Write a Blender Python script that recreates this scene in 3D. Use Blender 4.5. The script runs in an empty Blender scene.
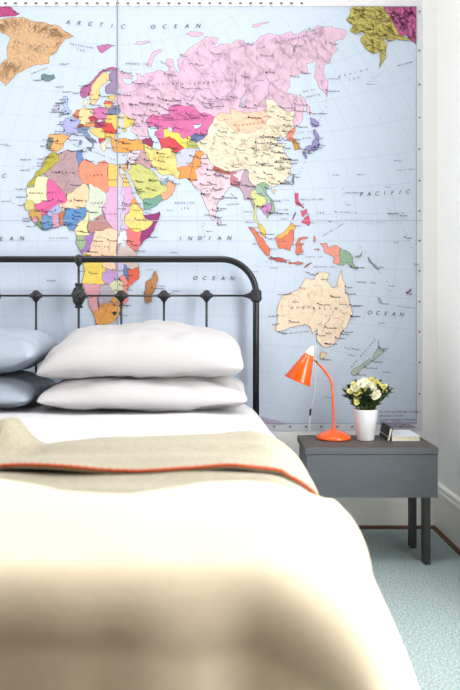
import bpy, bmesh, math, random
from mathutils import Vector, Matrix, noise
from mathutils.geometry import tessellate_polygon
PI = math.pi
random.seed(7)
scene = bpy.context.scene
COL = scene.collection

# ------------------------------------------------------------------ place and scale (metres)
F_PX = 724.0            # focal length in pixels of a 690 px tall frame
CAM_Z = 0.763           # camera height
D = 2.70                # camera to map wall; the wall stands at y = 0
S = F_PX / D

def lin(c):
    out = []
    for v in c[:3]:
        v = v / 255.0
        out.append(v / 12.92 if v <= 0.04045 else ((v + 0.055) / 1.055) ** 2.4)
    return tuple(out)

# ------------------------------------------------------------------ materials
def material(name, rgb, rough=0.6, spec=0.3, metal=0.0, noise_scale=None, noise_amt=0.12, bump=None, bump_scale=None,
             coat=0.0, sheen=0.0, subsurf=0.0, stretch=None):
    m = bpy.data.materials.new(name)
    m.use_nodes = True
    nt = m.node_tree
    b = nt.nodes['Principled BSDF']
    b.inputs['Roughness'].default_value = rough
    b.inputs['Specular IOR Level'].default_value = spec
    b.inputs['Metallic'].default_value = metal
    b.inputs['Coat Weight'].default_value = coat
    b.inputs['Sheen Weight'].default_value = sheen
    col = lin(rgb)
    tc = nt.nodes.new('ShaderNodeTexCoord')
    vec = tc.outputs['Object']
    if stretch:
        mp = nt.nodes.new('ShaderNodeMapping')
        mp.inputs['Scale'].default_value = stretch
        nt.links.new(vec, mp.inputs['Vector'])
        vec = mp.outputs['Vector']
    ns = nt.nodes.new('ShaderNodeTexNoise')
    ns.inputs['Scale'].default_value = noise_scale or 40
    ns.inputs['Detail'].default_value = 4
    nt.links.new(vec, ns.inputs['Vector'])
    r = nt.nodes.new('ShaderNodeMapRange')
    r.inputs['From Min'].default_value = 0.3
    r.inputs['From Max'].default_value = 0.7
    r.inputs['To Min'].default_value = 1 - noise_amt
    r.inputs['To Max'].default_value = 1 + noise_amt
    nt.links.new(ns.outputs['Fac'], r.inputs['Value'])
    mx = nt.nodes.new('ShaderNodeVectorMath')
    mx.operation = 'SCALE'
    mx.inputs[0].default_value = col
    nt.links.new(r.outputs['Result'], mx.inputs['Scale'])
    nt.links.new(mx.outputs['Vector'], b.inputs['Base Color'])
    if bump:
        n2 = nt.nodes.new('ShaderNodeTexNoise')
        n2.inputs['Scale'].default_value = bump_scale or 300
        n2.inputs['Detail'].default_value = 3
        nt.links.new(vec, n2.inputs['Vector'])
        bp = nt.nodes.new('ShaderNodeBump')
        bp.inputs['Strength'].default_value = bump
        bp.inputs['Distance'].default_value = 0.002
        nt.links.new(n2.outputs['Fac'], bp.inputs['Height'])
        nt.links.new(bp.outputs['Normal'], b.inputs['Normal'])
    return m

def speckled(name, cols, scale):
    m = bpy.data.materials.new(name)
    m.use_nodes = True
    nt = m.node_tree
    b = nt.nodes['Principled BSDF']
    b.inputs['Roughness'].default_value = 0.95
    b.inputs['Specular IOR Level'].default_value = 0.1
    tc = nt.nodes.new('ShaderNodeTexCoord')
    ns = nt.nodes.new('ShaderNodeTexNoise')
    ns.inputs['Scale'].default_value = scale
    ns.inputs['Detail'].default_value = 5
    ns.inputs['Roughness'].default_value = 0.75
    nt.links.new(tc.outputs['Object'], ns.inputs['Vector'])
    cr = nt.nodes.new('ShaderNodeValToRGB')
    el = cr.color_ramp.elements
    el[0].position = 0.36
    el[1].position = 0.64
    el[0].color = (*lin(cols[0]), 1)
    el[1].color = (*lin(cols[2]), 1)
    e = el.new(0.5)
    e.color = (*lin(cols[1]), 1)
    nt.links.new(ns.outputs['Fac'], cr.inputs['Fac'])
    nt.links.new(cr.outputs['Color'], b.inputs['Base Color'])
    bp = nt.nodes.new('ShaderNodeBump')
    bp.inputs['Strength'].default_value = 0.6
    bp.inputs['Distance'].default_value = 0.004
    nt.links.new(ns.outputs['Fac'], bp.inputs['Height'])
    nt.links.new(bp.outputs['Normal'], b.inputs['Normal'])
    return m

def print_material():
    # printed paper: the ink colours are stored on the mesh, alpha says how much relief shading is printed
    m = bpy.data.materials.new('printed_map_paper')
    m.use_nodes = True
    nt = m.node_tree
    b = nt.nodes['Principled BSDF']
    b.inputs['Roughness'].default_value = 0.55
    b.inputs['Specular IOR Level'].default_value = 0.25
    at = nt.nodes.new('ShaderNodeAttribute')
    at.attribute_name = 'print'
    tc = nt.nodes.new('ShaderNodeTexCoord')
    ns = nt.nodes.new('ShaderNodeTexNoise')
    ns.inputs['Scale'].default_value = 95
    ns.inputs['Detail'].default_value = 5
    ns.inputs['Roughness'].default_value = 0.7
    ns.inputs['Distortion'].default_value = 1.2
    nt.links.new(tc.outputs['Object'], ns.inputs['Vector'])
    r = nt.nodes.new('ShaderNodeMapRange')
    r.inputs['From Min'].default_value = 0.35
    r.inputs['From Max'].default_value = 0.62
    r.inputs['To Min'].default_value = 0.45
    r.inputs['To Max'].default_value = 1.12
    nt.links.new(ns.outputs['Fac'], r.inputs['Value'])
    mx = nt.nodes.new('ShaderNodeMix')
    mx.data_type = 'FLOAT'
    mx.inputs[2].default_value = 1.0
    nt.links.new(at.outputs['Alpha'], mx.inputs[0])
    nt.links.new(r.outputs['Result'], mx.inputs[3])
    sc = nt.nodes.new('ShaderNodeVectorMath')
    sc.operation = 'SCALE'
    hs = nt.nodes.new('ShaderNodeHueSaturation')
    hs.inputs['Saturation'].default_value = 0.92
    hs.inputs['Value'].default_value = 0.86
    nt.links.new(at.outputs['Color'], hs.inputs['Color'])
    nt.links.new(hs.outputs['Color'], sc.inputs[0])
    nt.links.new(mx.outputs[0], sc.inputs['Scale'])
    nt.links.new(sc.outputs['Vector'], b.inputs['Base Color'])
    return m

# ------------------------------------------------------------------ object helpers
def link(o, parent=None):
    COL.objects.link(o)
    if parent:
        o.parent = parent
    return o

def obj(name, verts, faces, mat, parent=None, smooth=False):
    me = bpy.data.meshes.new(name)
    me.from_pydata([tuple(v) for v in verts], [], faces)
    me.materials.append(mat)
    if smooth:
        me.polygons.foreach_set('use_smooth', [True] * len(me.polygons))
    me.update()
    return link(bpy.data.objects.new(name, me), parent)

def bm_obj(name, bm, mat, parent=None, smooth=False, bevel=0.0, seg=2):
    if bevel:
        bmesh.ops.bevel(bm, geom=[e for e in bm.edges if e.is_manifold and e.calc_face_angle(0) > 0.5],
                        offset=bevel, segments=seg, affect='EDGES', profile=0.7)
    bmesh.ops.recalc_face_normals(bm, faces=bm.faces)
    me = bpy.data.meshes.new(name)
    bm.to_mesh(me)
    bm.free()
    me.materials.append(mat)
    if smooth:
        me.polygons.foreach_set('use_smooth', [True] * len(me.polygons))
    return link(bpy.data.objects.new(name, me), parent)

def thing(name, label, cat, loc=(0, 0, 0), group=None):
    o = bpy.data.objects.new(name, None)
    o.empty_display_size = 0.05
    o.location = loc
    link(o)
    tag(o, label, cat, group)
    return o

def tag(o, label, cat, group=None):
    o['label'] = label
    o['category'] = cat
    if group:
        o['group'] = group
    return o

def struct(o):
    o['kind'] = 'structure'
    return o

def box(bm, x0, x1, y0, y1, z0, z1):
    vs = [bm.verts.new(p) for p in ((x0, y0, z0), (x1, y0, z0), (x1, y1, z0), (x0, y1, z0),
                                    (x0, y0, z1), (x1, y0, z1), (x1, y1, z1), (x0, y1, z1))]
    for f in ((0, 3, 2, 1), (4, 5, 6, 7), (0, 1, 5, 4), (1, 2, 6, 5), (2, 3, 7, 6), (3, 0, 4, 7)):
        bm.faces.new([vs[i] for i in f])
    return vs

def tube_into(bm, pts, rad, n=12, cap=True):
    pts = [Vector(p) for p in pts]
    rads = rad if isinstance(rad, (list, tuple)) else [rad] * len(pts)
    rings = []
    t0 = (pts[1] - pts[0]).normalized()
    up = Vector((0, 0, 1)) if abs(t0.z) < 0.9 else Vector((0, 1, 0))
    nrm = t0.cross(up).normalized()
    for i, p in enumerate(pts):
        a = pts[max(0, i - 1)]
        b = pts[min(len(pts) - 1, i + 1)]
        t = (b - a).normalized()
        nrm = (nrm - t * nrm.dot(t)).normalized()
        bn = t.cross(nrm)
        rings.append([bm.verts.new(p + (nrm * math.cos(2 * PI * k / n) + bn * math.sin(2 * PI * k / n)) * rads[i]) for k in range(n)])
    for i in range(len(rings) - 1):
        for k in range(n):
            bm.faces.new((rings[i][k], rings[i][(k + 1) % n], rings[i + 1][(k + 1) % n], rings[i + 1][k]))
    if cap:
        bm.faces.new(list(reversed(rings[0])))
        bm.faces.new(rings[-1])

def tube(name, pts, rad, mat, parent=None, n=12):
    bm = bmesh.new()
    tube_into(bm, pts, rad, n)
    return bm_obj(name, bm, mat, parent, smooth=True)

def lathe_into(bm, prof, n=32, origin=(0, 0, 0), rot=None, close=True):
    # prof: (radius, height) pairs from bottom to top
    org = Vector(origin)
    rings = []
    for r, h in prof:
        ring = []
        for k in range(n):
            v = Vector((r * math.cos(2 * PI * k / n), r * math.sin(2 * PI * k / n), h))
            if rot:
                v = rot @ v
            ring.append(bm.verts.new(org + v))
        rings.append(ring)
    for i in range(len(rings) - 1):
        for k in range(n):
            bm.faces.new((rings[i][k], rings[i][(k + 1) % n], rings[i + 1][(k + 1) % n], rings[i + 1][k]))
    if close:
        bm.faces.new(list(reversed(rings[0])))
        bm.faces.new(rings[-1])

def lathe(name, prof, mat, parent=None, n=32, origin=(0, 0, 0), rot=None, close=True):
    bm = bmesh.new()
    lathe_into(bm, prof, n, origin, rot, close)
    return bm_obj(name, bm, mat, parent, smooth=True)

def sstep(a, b, x):
    t = max(0.0, min(1.0, (x - a) / (b - a)))
    return t * t * (3 - 2 * t)

def interp(tab, x):
    if x <= tab[0][0]:
        return tab[0][1]
    for (a, va), (b, vb) in zip(tab, tab[1:]):
        if x <= b:
            return va + (vb - va) * (x - a) / (b - a)
    return tab[-1][1]

M = dict(
    wall=material('wall_paint', (236, 237, 235), 0.8, 0.2, noise_scale=6, noise_amt=0.015),
    wall_dark=material('dark_bounce_wall', (98, 68, 36), 0.8, 0.2, noise_scale=6, noise_amt=0.015),  # unseen wall given a dark brown for dim, warm bounce light
    ceil=material('ceiling_paint', (240, 240, 238), 0.9, 0.1, noise_amt=0.01),
    skirting=material('skirting_gloss_paint', (236, 234, 228), 0.35, 0.4, noise_scale=12, noise_amt=0.02),
    brown=material('stained_wood_bead', (92, 58, 42), 0.6, 0.3, noise_scale=30, noise_amt=0.35, stretch=(1, 1, 6)),
    carpet=speckled('speckled_carpet', ((74, 88, 76), (142, 158, 157), (198, 212, 216)), 230),
    iron=material('black_painted_iron', (20, 23, 27), 0.3, 0.5, noise_scale=80, noise_amt=0.1, bump=0.15, bump_scale=200),
    cast=material('black_cast_iron', (24, 26, 27), 0.42, 0.5, noise_scale=120, noise_amt=0.3, bump=0.8, bump_scale=260),
    white=material('white_linen', (206, 205, 208), 0.9, 0.1, noise_scale=12, noise_amt=0.012, bump=0.25, bump_scale=900, sheen=0.1),
    pillow=material('white_cotton_pillowcase', (188, 186, 187), 0.9, 0.1, noise_scale=10, noise_amt=0.012, bump=0.2, bump_scale=800),
    grey=material('grey_blue_linen', (158, 168, 180), 0.9, 0.1, noise_scale=420, noise_amt=0.14, bump=0.3, bump_scale=900),
    cream=material('cream_wool', (228, 212, 184), 0.95, 0.05, noise_scale=60, noise_amt=0.03, bump=0.3, bump_scale=400, sheen=0.2),
    sage=material('sage_beige_wool', (158, 151, 130), 0.95, 0.05, noise_scale=150, noise_amt=0.15, bump=0.5, bump_scale=500, sheen=0.2),
    hem=material('orange_blanket_stitch', (206, 74, 34), 0.8, 0.1, noise_scale=260, noise_amt=0.35, bump=0.6, bump_scale=300),
    grey_wood=material('grey_painted_wood', (82, 87, 92), 0.5, 0.35, noise_scale=18, noise_amt=0.07, bump=0.2, bump_scale=90, stretch=(1, 6, 6)),
    grey_leg=material('shaded_grey_leg', (56, 58, 61), 0.5, 0.35, noise_scale=18, noise_amt=0.07),  # table grey darkened: shade on the legs put into the colour
    grey_top=material('worn_grey_table_top', (80, 74, 70), 0.55, 0.35, noise_scale=22, noise_amt=0.14, bump=0.25, bump_scale=90, stretch=(1, 8, 8)),
    orange=material('orange_enamel', (238, 88, 8), 0.25, 0.5, noise_amt=0.01, coat=0.4),
    dark=material('black_plastic', (24, 24, 26), 0.4, 0.4),
    holder=material('cream_bakelite', (238, 234, 218), 0.35, 0.4, noise_amt=0.02),
    chrome=material('brushed_steel', (190, 188, 184), 0.25, 0.5, metal=1.0, noise_amt=0.03),
    brass=material('dull_brass', (176, 140, 70), 0.35, 0.5, metal=0.9, noise_amt=0.05),
    bulb=material('frosted_bulb_glass', (244, 242, 236), 0.2, 0.5, noise_amt=0.01),
    cord=material('white_flex', (236, 236, 234), 0.5, 0.3, noise_amt=0.02),
    pot=material('white_ceramic', (240, 241, 244), 0.3, 0.5, noise_amt=0.01, coat=0.2),
    soil=material('dark_potting_soil', (48, 36, 28), 0.95, 0.1, noise_scale=200, noise_amt=0.4, bump=0.8),
    leaf=material('dark_green_leaf', (40, 60, 28), 0.4, 0.4, noise_scale=60, noise_amt=0.4),
    stem=material('green_stem', (88, 104, 48), 0.6, 0.3, noise_amt=0.1),
    petal=material('creamy_white_petal', (252, 250, 226), 0.7, 0.2, noise_scale=90, noise_amt=0.04),
    petal_y=material('pale_yellow_petal', (240, 234, 156), 0.7, 0.2, noise_scale=90, noise_amt=0.08),
    cover=material('pale_blue_white_cover', (226, 230, 236), 0.5, 0.3, noise_amt=0.02),
    pages=material('cream_page_edges', (236, 230, 206), 0.85, 0.1, noise_scale=30, noise_amt=0.05, stretch=(1, 1, 40)),
    dots=material('printed_dots', (176, 172, 158), 0.7, 0.2),
    black=material('black_book_cloth', (30, 28, 28), 0.6, 0.3, noise_scale=120, noise_amt=0.2),
    band=material('red_cream_print', (206, 190, 150), 0.6, 0.3),
    frame=material('white_window_paint', (240, 240, 240), 0.4, 0.4, noise_amt=0.01),
    mattress=material('mattress_ticking', (232, 230, 224), 0.9, 0.1, noise_amt=0.03),
    print=print_material(),
)
LIGHT_R, LIGHT_L, LIGHT_T, EXPO = 50.0, 38.0, 42.0, 0.04
# ------------------------------------------------------------------ world map print
# country outlines as "lon lat" pairs; drawn in order, later ones lie over earlier ones
LANDS = [
('russia',(232,192,216),"30 60 28 60 29 63 31 67 29 69.5 33 69.5 41 67.5 40 66 33 66.5 35 64 38 64 41 65 44 66.2 43.5 68.5 46 68 47 66.8 50 68 54 68.3 58 68.8 61 69 66 68 68 69 66.8 71 68.5 73 73 72.5 72 70 73.5 67.5 75 67.5 75 70 76 72 80 72.5 82 73.5 87 75 94 76 100 76.5 104 77.7 110 76.6 113 75.8 106 73.5 111 74 114 73.6 119 73 124 73.8 128 73 130 71 135 71.6 140 72.6 146 72.4 152 71 159 71 161 69.6 168 70 170 69 176 69.8 182 68.5 188 67 190 66 186 64.5 180 65 179 62.5 173 61.5 170 60 166 60 163 58.3 162.5 56 160 53.3 157 51 155.8 55 156 57.5 160 60 164 62.5 160 61.5 156 61.7 154 59.3 149 59.5 142 59.2 138 56 135.3 54.6 140 53.5 141 52 140 48 136 44.5 132 43 130.8 42.5 131 45 134.8 48.3 130.8 48 127.5 50 125 53 120.5 53.2 119.5 50 116.5 49.7 113 49.6 108 49.5 102.5 50.5 98.3 52 97.5 49.8 92 50.7 87.5 49.2 83 51 80 51 76 54 71 54.2 68 55 61.5 54 61 51 55 50.7 51 51.6 46.8 49 47 48 49 46.3 47.6 45.5 47 43.5 48.5 42 45 42.6 40 43.6 37.3 45 38.5 47 39.8 48.5 40 49.6 36 50.3 34 52 31.5 53 30.5 56 27.7 57.3 27.5 59.3"),
('canada east',(196,74,140),"-141 69.6 -128 70.3 -115 68.5 -108 68 -95 68 -94 72 -88 69 -82 69.5 -82 67 -87 65 -94 61 -94.5 58.8 -88 56.7 -82.5 55 -82 52.8 -79.5 51.4 -79 54.5 -77 56 -78 60 -77.5 62.4 -72 61.5 -69.5 59 -65 60 -62 57.5 -57 54 -58.5 51.5 -66 50.2 -65 47 -61 46 -65.5 43.6 -67 45 -70.5 46.5 -71.5 45 -75 45 -79 43 -82.5 42 -83 46 -89 48.2 -95 49 -123 49 -127 51 -131 55.5 -135 59 -141 60.3"),
('united states',(236,222,120),"-124.7 48.3 -95 49 -89 48.2 -83 46 -82.5 42 -79 43 -75 45 -71.5 45 -70.5 46.5 -67 45 -70.5 42 -74 40.5 -76 37 -76 35 -81 31.5 -80.2 26 -81.5 26 -83 29.5 -89.5 29.5 -94 29.6 -97.3 27.5 -97.3 26 -101.5 29.8 -106.5 31.8 -111 31.3 -114.8 32.6 -117.2 32.6 -120.6 34.6 -124.3 40.3"),
('mexico',(240,150,90),"-117.2 32.6 -114.8 32.6 -111 31.3 -106.5 31.8 -101.5 29.8 -97.3 26 -97.7 22 -96 19 -91 18.6 -90.3 21 -87 21.4 -88 18.3 -91 17.2 -92.2 14.5 -96 15.8 -101.5 17.6 -105.5 20 -106 23 -112.5 30 -114.8 31.5 -109.5 23 -114 27.5"),
('central america',(170,180,220),"-92.2 14.5 -91 17.2 -88.3 16 -83.4 15 -83.5 11 -79.5 9.5 -77.3 8 -80.5 7.3 -85.7 10 -87.6 12.9"),
('cuba',(200,90,120),"-84.8 21.9 -80 23 -74.5 20.2 -77.5 19.9"),
('hispaniola',(170,200,150),"-74.4 18.5 -73 19.9 -68.5 18.6 -71.5 17.8"),
('baffin',(196,72,138),"-90 73.5 -80 73.7 -68 70 -62 67 -66 62.2 -73 64.5 -73 68 -85 70"),
('colombia',(230,130,170),"-77.3 8 -72 12 -72.5 8 -67.5 6 -67 1.2 -70 0 -70 -4 -75 0 -78.8 1.4 -77.3 4"),
('venezuela',(250,222,110),"-72 12 -68 11 -62 10.6 -60 8.4 -61 5 -64 1.5 -67 1.2 -67.5 6 -72.5 8"),
('guianas',(150,190,160),"-60 8.4 -55 6 -51.6 4.2 -55 2.5 -59.5 1.5 -61 5"),
('ecuador',(200,170,210),"-80 0.8 -78.8 1.4 -75 0 -78.3 -3.5 -80.3 -3.4 -81 -1"),
('peru',(244,160,110),"-81.3 -4.5 -78.3 -3.5 -75 0 -70 -4 -73.5 -7.3 -70.5 -9.5 -69 -12.5 -69.5 -17.5 -70.4 -18.4 -76.3 -14"),
('brazil',(186,206,120),"-70 -4 -70 0 -67 1.2 -64 1.5 -60 5 -59.5 1.5 -55 2.5 -51.6 4.2 -50 0 -44 -2.5 -39.5 -3 -35 -6 -35 -9 -39 -13.5 -39.5 -18 -41 -22 -46 -24 -48.6 -27 -53.5 -33.7 -57.6 -30.2 -54 -25.5 -57.8 -22 -58 -16.3 -65 -10.5 -70.5 -9.5 -73.5 -7.3"),
('bolivia',(200,150,180),"-69 -12.5 -65 -10.5 -60 -14 -58 -16.3 -58 -20 -62.5 -22.2 -67.5 -22.8 -69.5 -17.5"),
('paraguay',(250,210,160),"-62.5 -22.2 -58 -20 -54.5 -24 -56 -27.3 -58.5 -27"),
('uruguay',(150,180,220),"-57.6 -30.2 -53.5 -33.7 -57.8 -34.3 -58.2 -32"),
('argentina',(226,170,130),"-67.5 -22.8 -62.5 -22.2 -58.5 -27 -54.5 -26 -57.8 -30.5 -58.4 -34 -57 -37 -62 -39 -65 -42 -67.5 -46 -66 -48 -69 -52 -72 -50 -71.5 -42 -70.3 -34 -68.5 -27"),
('chile',(220,90,120),"-70.4 -18.4 -68 -20 -68.5 -27 -70.3 -34 -71.5 -42 -72 -50 -69 -52.3 -74 -52 -75.5 -46.5 -73.6 -41 -73.4 -37 -71.5 -30"),
('novaya zemlya',(234,185,215),"52 71 56 70.7 57.5 72.5 60 74.5 68 76.5 66 77 58 75.6 54 73"),
('severnaya',(234,185,215),"95 79 100 78.2 105 78.5 102 79.4 97 80.5 92 80"),
('new siberian',(234,185,215),"138 75.5 143 75 150 75 146 75.7 140 76"),
('svalbard',(196,110,170),"11 79.3 14 77 17 76.7 21 78.3 27 79.8 22 80.3 15 79.8"),
('franz josef',(225,200,225),"46 80.2 54 80 60 80.5 56 81 48 81"),
('sakhalin',(234,185,215),"142 53.5 143.3 52.5 143 49.3 144.5 49 143 46.5 142 46.2 142.2 49 141.8 52"),
('greenland',(224,178,128),"-73 78.2 -67 76 -58 75.5 -54 71 -51 69 -53.5 67 -52 64 -49 61.5 -44 60 -42.5 62 -40 65 -33 68 -25 69.8 -22 70.5 -24 72.5 -20 75 -19.5 77.5 -18 80 -12 81.5 -22 82.5 -32 83.5 -45 82.5 -58 82 -66 80.5"),
('ellesmere',(196,60,130),"-62 82.5 -70 83 -85 82 -88 79 -78 78 -73 79.5"),
('iceland',(118,146,150),"-24 65.6 -22 66.3 -20 65.8 -16 66.5 -14 65 -18 63.5 -22.5 64"),
('norway',(188,98,158),"5 61.8 5.5 59.2 7.5 58 10.5 59.2 11.5 59 12.3 61 12.5 64 15 66.2 18 68.5 21 69.2 25.5 69.8 29 69.6 31 70.4 26 71.1 21 70.2 16 68.8 13 66 10 63.8"),
('sweden',(246,208,138),"11.3 58.9 12.7 56.2 14.2 55.4 16.4 57 18.5 59.5 17.3 61.5 18.2 63 21.5 64.5 24 65.9 23.5 67.9 20.5 69 18 68.5 15 66.2 12.5 64 12.3 61"),
('finland',(154,134,172),"21.5 61 23 59.9 27.5 60.4 31.5 62.8 29.5 65 29.8 67.7 28.5 69.8 25.8 69.8 23.8 68.2 24 65.9 25.3 65 21.3 63"),
('ireland',(205,214,232),"-10 53.5 -9.8 51.7 -6.2 52.2 -6 53.8 -7.5 55.2 -9 54.4"),
('britain',(176,196,232),"-5.5 50.2 -3 50.8 1.2 51.2 1.5 52.7 0 53 -1.5 55 -2 57.5 -3.2 58.5 -5 58.5 -6 56.6 -4.7 55 -3 53.8 -4.4 53 -5 51.8 -3 51.5"),
('denmark',(244,226,190),"8.2 55 9.8 55 10.6 57.6 8.3 57"),
('france',(172,178,226),"-4.5 48.3 -1.5 48.6 -1.5 49.6 1.5 50.2 2.5 51 4.5 49.9 8 49 7 46.5 7.5 43.8 4 43.4 3 42.5 -1.7 43.3 -1.2 45.8"),
('benelux',(214,128,70),"2.5 51 4 52 5 53.4 7 53.3 6 51 6 49.5 4.5 49.9"),
('germany',(246,216,158),"7 53.5 8.7 54 9 54.8 11 54 14.2 53.9 14.9 51 12.2 50.2 13.7 48.7 13 47.6 7.6 47.6 8 49 6.2 49.5 6.2 51.8"),
('alps',(138,84,56),"6 46.2 7 47.5 9.7 47.5 10.3 46.7 9 45.9"),
('austria',(240,150,80),"9.7 47.3 13 47.7 14 48.7 17 48.5 16.2 47 13.5 46.5 10.3 46.7"),
('czech',(205,44,78),"12.2 50.2 14.9 51 18.8 49.7 17 48.7 14 48.7"),
('poland',(214,116,176),"14.2 53.9 18.5 54.7 23.2 54.3 24 50.8 22.5 49.2 18.8 49.6 14.9 51"),
('slovak hungary',(170,52,110),"16.2 47 17 48.6 22.3 49 22.8 48 20.5 46.2 17 46"),
('romania',(218,56,52),"20.5 46.2 22.8 48 26.6 48.2 28.2 45.6 29.6 45 28.4 43.8 23 43.8"),
('bulgaria',(232,196,90),"22.5 44 28.5 43.7 27.8 42 23 41.5"),
('yugoslavia',(232,206,110),"13.6 45.2 16 46.4 20.5 46.2 22.6 44 22.8 42.3 20.6 41 19.4 42 16 43.5"),
('albania macedonia',(196,50,84),"19.4 42 22.8 42.2 22.8 41.2 20.8 40.5 20 39.8"),
('greece',(240,224,186),"20.2 39.6 22.8 41.2 26.2 41.2 24 40.5 23 39 24 38 22.7 36.6 21.4 37"),
('italy',(128,148,182),"7.5 43.9 7 45.8 10 46.4 13.6 46.4 12.3 45 13.5 43.6 16 41.8 18.4 40.1 16.8 40.3 16 38 15.7 40 12.3 41.8 10.2 43.9"),
('sicily',(128,148,182),"12.5 38 15.5 38.2 15 36.7"),
('sardinia',(128,148,182),"8.3 41 9.6 41 9.6 39.2 8.4 39"),
('spain',(246,174,98),"-9 43.1 -1.8 43.4 3 42.4 0 40 -0.2 38.5 -2 36.8 -5.4 36.1 -7.3 37.2 -6.9 41.8 -8.8 41.9"),
('portugal',(130,140,120),"-8.8 41.9 -6.4 41.6 -7.4 37.2 -9 37.1 -9.4 38.8"),
('baltic',(232,96,60),"21 56.2 22 57.5 24.2 57.2 28.2 56.3 26.5 55.5 23 56.3"),
('estonia',(246,196,80),"23.5 59.2 28 59.5 27.5 57.6 24.3 57.9"),
('lithuania',(240,186,100),"21 56 26.5 55.6 25.5 54.2 22.8 54.5"),
('belarus',(118,128,160),"23.6 53.8 26.5 55.5 30.8 55.6 31.8 53 30.5 51.5 23.8 51.6"),
('ukraine',(242,206,92),"22.3 48.6 24 51.5 30.5 51.5 34 52 36 50.3 40 49.5 38.3 47.2 35 46.3 33 46 30.5 46.3 28.3 45.4 26.6 48.2"),
('crimea',(242,206,92),"33.5 46 35.5 45.3 33.8 44.5 32.6 45.4"),
('georgia',(226,196,222),"40 43.4 45 42.6 46.4 41.8 43 41.2 41.6 41.6"),
('azerbaijan',(166,44,96),"43.5 41.1 46.5 41.8 48.5 41.8 50.2 40.3 48.9 38.4 46.5 38.9 44.8 39.8"),
('turkey',(248,168,62),"26.2 40.5 29 41.2 33 42 38 41 41.5 41.5 44.5 39.6 44.5 37.2 40 37 36 36 32.5 36.1 30 36.3 27.5 36.8"),
('turkey europe',(244,160,64),"26 41.8 28.2 41.9 28.8 41 26.3 40.5"),
('cyprus',(236,196,120),"32.3 35 34.4 35.6 33 34.6"),
('kazakhstan',(220,104,166),"46.8 49 51 51.6 55 50.7 61 51 61.5 54 68 55 71 54.2 76 54 80 51 83 51 87.3 49.2 85.5 47.1 82.5 45.2 80.3 42.3 74 43 71 42.3 66.5 41.2 65 43.5 61 44.3 58.5 45.5 56 41.3 52.5 42 50.3 44.5 53 45.3 53 46.8 49 46.4 47 48"),
('uzbekistan',(250,222,74),"56 41.3 56 45 58.5 45.5 61 44.3 65 43.5 66.5 41.2 71 42.3 73 40.8 68.5 40 68 37.2 66.5 37.4 62 41.2 59 42.5"),
('turkmenistan',(214,54,66),"52.6 41.8 56 41.3 59 42.5 62 41.2 66.5 37.4 62 35.3 58.5 37.6 54 37.3 53.5 39.5"),
('kyrgyzstan',(106,118,172),"70 40 71.5 42.3 74 43.2 80.3 42.2 76 40.4 73.6 39.5"),
('tajikistan',(186,186,90),"67.8 37.2 68.8 40.2 73.5 39.4 75 37.4 71.5 36.8"),
('afghanistan',(200,204,228),"60.8 34.5 62 35.3 66.5 37.4 71.5 37 75 37.2 71.2 34.5 69.5 32 66.3 30 61 29.6 61.5 31.5"),
('pakistan',(250,148,48),"61 29.6 66.3 30 69.5 32 71.2 34.5 72.5 36.6 76 36 77 34.8 74.5 33.5 74.5 31.2 70.5 28 71 24.3 67.5 24 66.5 25.3 61.6 25.2 63.2 27.2"),
('iran',(248,230,132),"44.5 39.7 46.5 38.9 49 37.6 52 36.7 54 37.3 58.5 37.6 61 35 61 29.6 63 27.2 61.5 25.2 57 27 54 26.6 51 28 50 30 48.5 30.2 45.8 34 44.5 37"),
('iraq',(206,160,166),"42.4 37.2 44.8 37.1 46 34 48.5 30.2 46.5 29.1 42 31.5 39 32.3 41 34.5"),
('syria jordan',(226,214,228),"35.9 36 42.3 37.2 41 34.4 38.8 33.3 39 32 36.8 29.4 35 29.4 34.3 31.3"),
('israel',(150,110,130),"34.3 31.2 35 33 35.6 33 35.5 31.5 35 29.6"),
('saudi',(210,212,122),"35 28 37 29.5 37 31.6 39 32 42 31.4 46.5 29.1 48.4 28.5 50 26.6 51.5 24.6 55 22.7 55 20 52 19 47 17.3 43.3 17.3 42.8 16.4 39 21.3 37 25"),
('yemen',(118,168,152),"42.8 16.4 43.3 17.3 47 17 52 19 53 16.6 48.8 14 45 12.8 43.4 12.7"),
('oman',(240,166,120),"52 19 55 20 55 22.7 56.3 25 59.8 22.5 57.7 19 55 17 53 16.6"),
('emirates',(150,170,200),"51.5 24.4 54 24.2 56.3 26 56.2 24.4 55 22.7 52 23"),
('india',(238,206,218),"68.2 23.8 71 24.3 70.5 28 74.5 31.2 74.5 33.5 77 35.2 79 32.5 81 30.2 80.2 28.8 85 26.6 88.2 26.4 89.8 26.2 92 26.9 97 28.2 95 26.2 93 23.5 91.5 24.5 89 25.5 88.2 24.5 89 21.8 86.8 21.3 85 19.5 82 16.7 80.2 15 80.2 12.5 79 10 77.5 8.1 76.2 10 74.5 14 73 17.5 72.7 21 70.5 20.8 69 22.3"),
('nepal',(188,88,60),"80.2 28.8 81.2 30.2 84 29 88.1 27.9 88.1 26.4 84 27.2"),
('bhutan bangladesh',(196,120,130),"88.5 26.8 89 28.2 92 27.9 92 26.9 89.8 26.2 92.3 25 92.3 21 90 22 89 22 88.3 24.6 89 25.4"),
('sri lanka',(204,178,200),"79.8 9.6 81.8 8 81.5 6.4 80.2 6 79.8 7.8"),
('china',(242,230,202),"73.6 39.5 76 40.4 80.3 42.2 82.5 45.2 85.5 47.1 87.5 49.1 91 47.5 95.5 44.2 97 42.8 103 42 107 42.4 112 43.7 117 46.4 119.5 47 116.7 49.8 119.5 50 120.5 53.2 125 53 127.5 50 130.8 48 134.8 48.3 131 45 130.8 42.7 128 42 124.3 40 121.3 39 121.5 40.7 118 39 119 37.3 122.5 37.2 119.5 35.2 121.8 31.5 121.8 29 119.5 25.5 117 23.4 113.8 22.3 110 21 108 21.6 105 23 102 21.4 99.5 22.2 98 24.5 98.5 27.8 97 28.4 92 27.9 89 27.5 88 28 84 29 81.2 30.2 79 32.5 78.5 34.5 76 36 74.5 37.4"),
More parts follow.
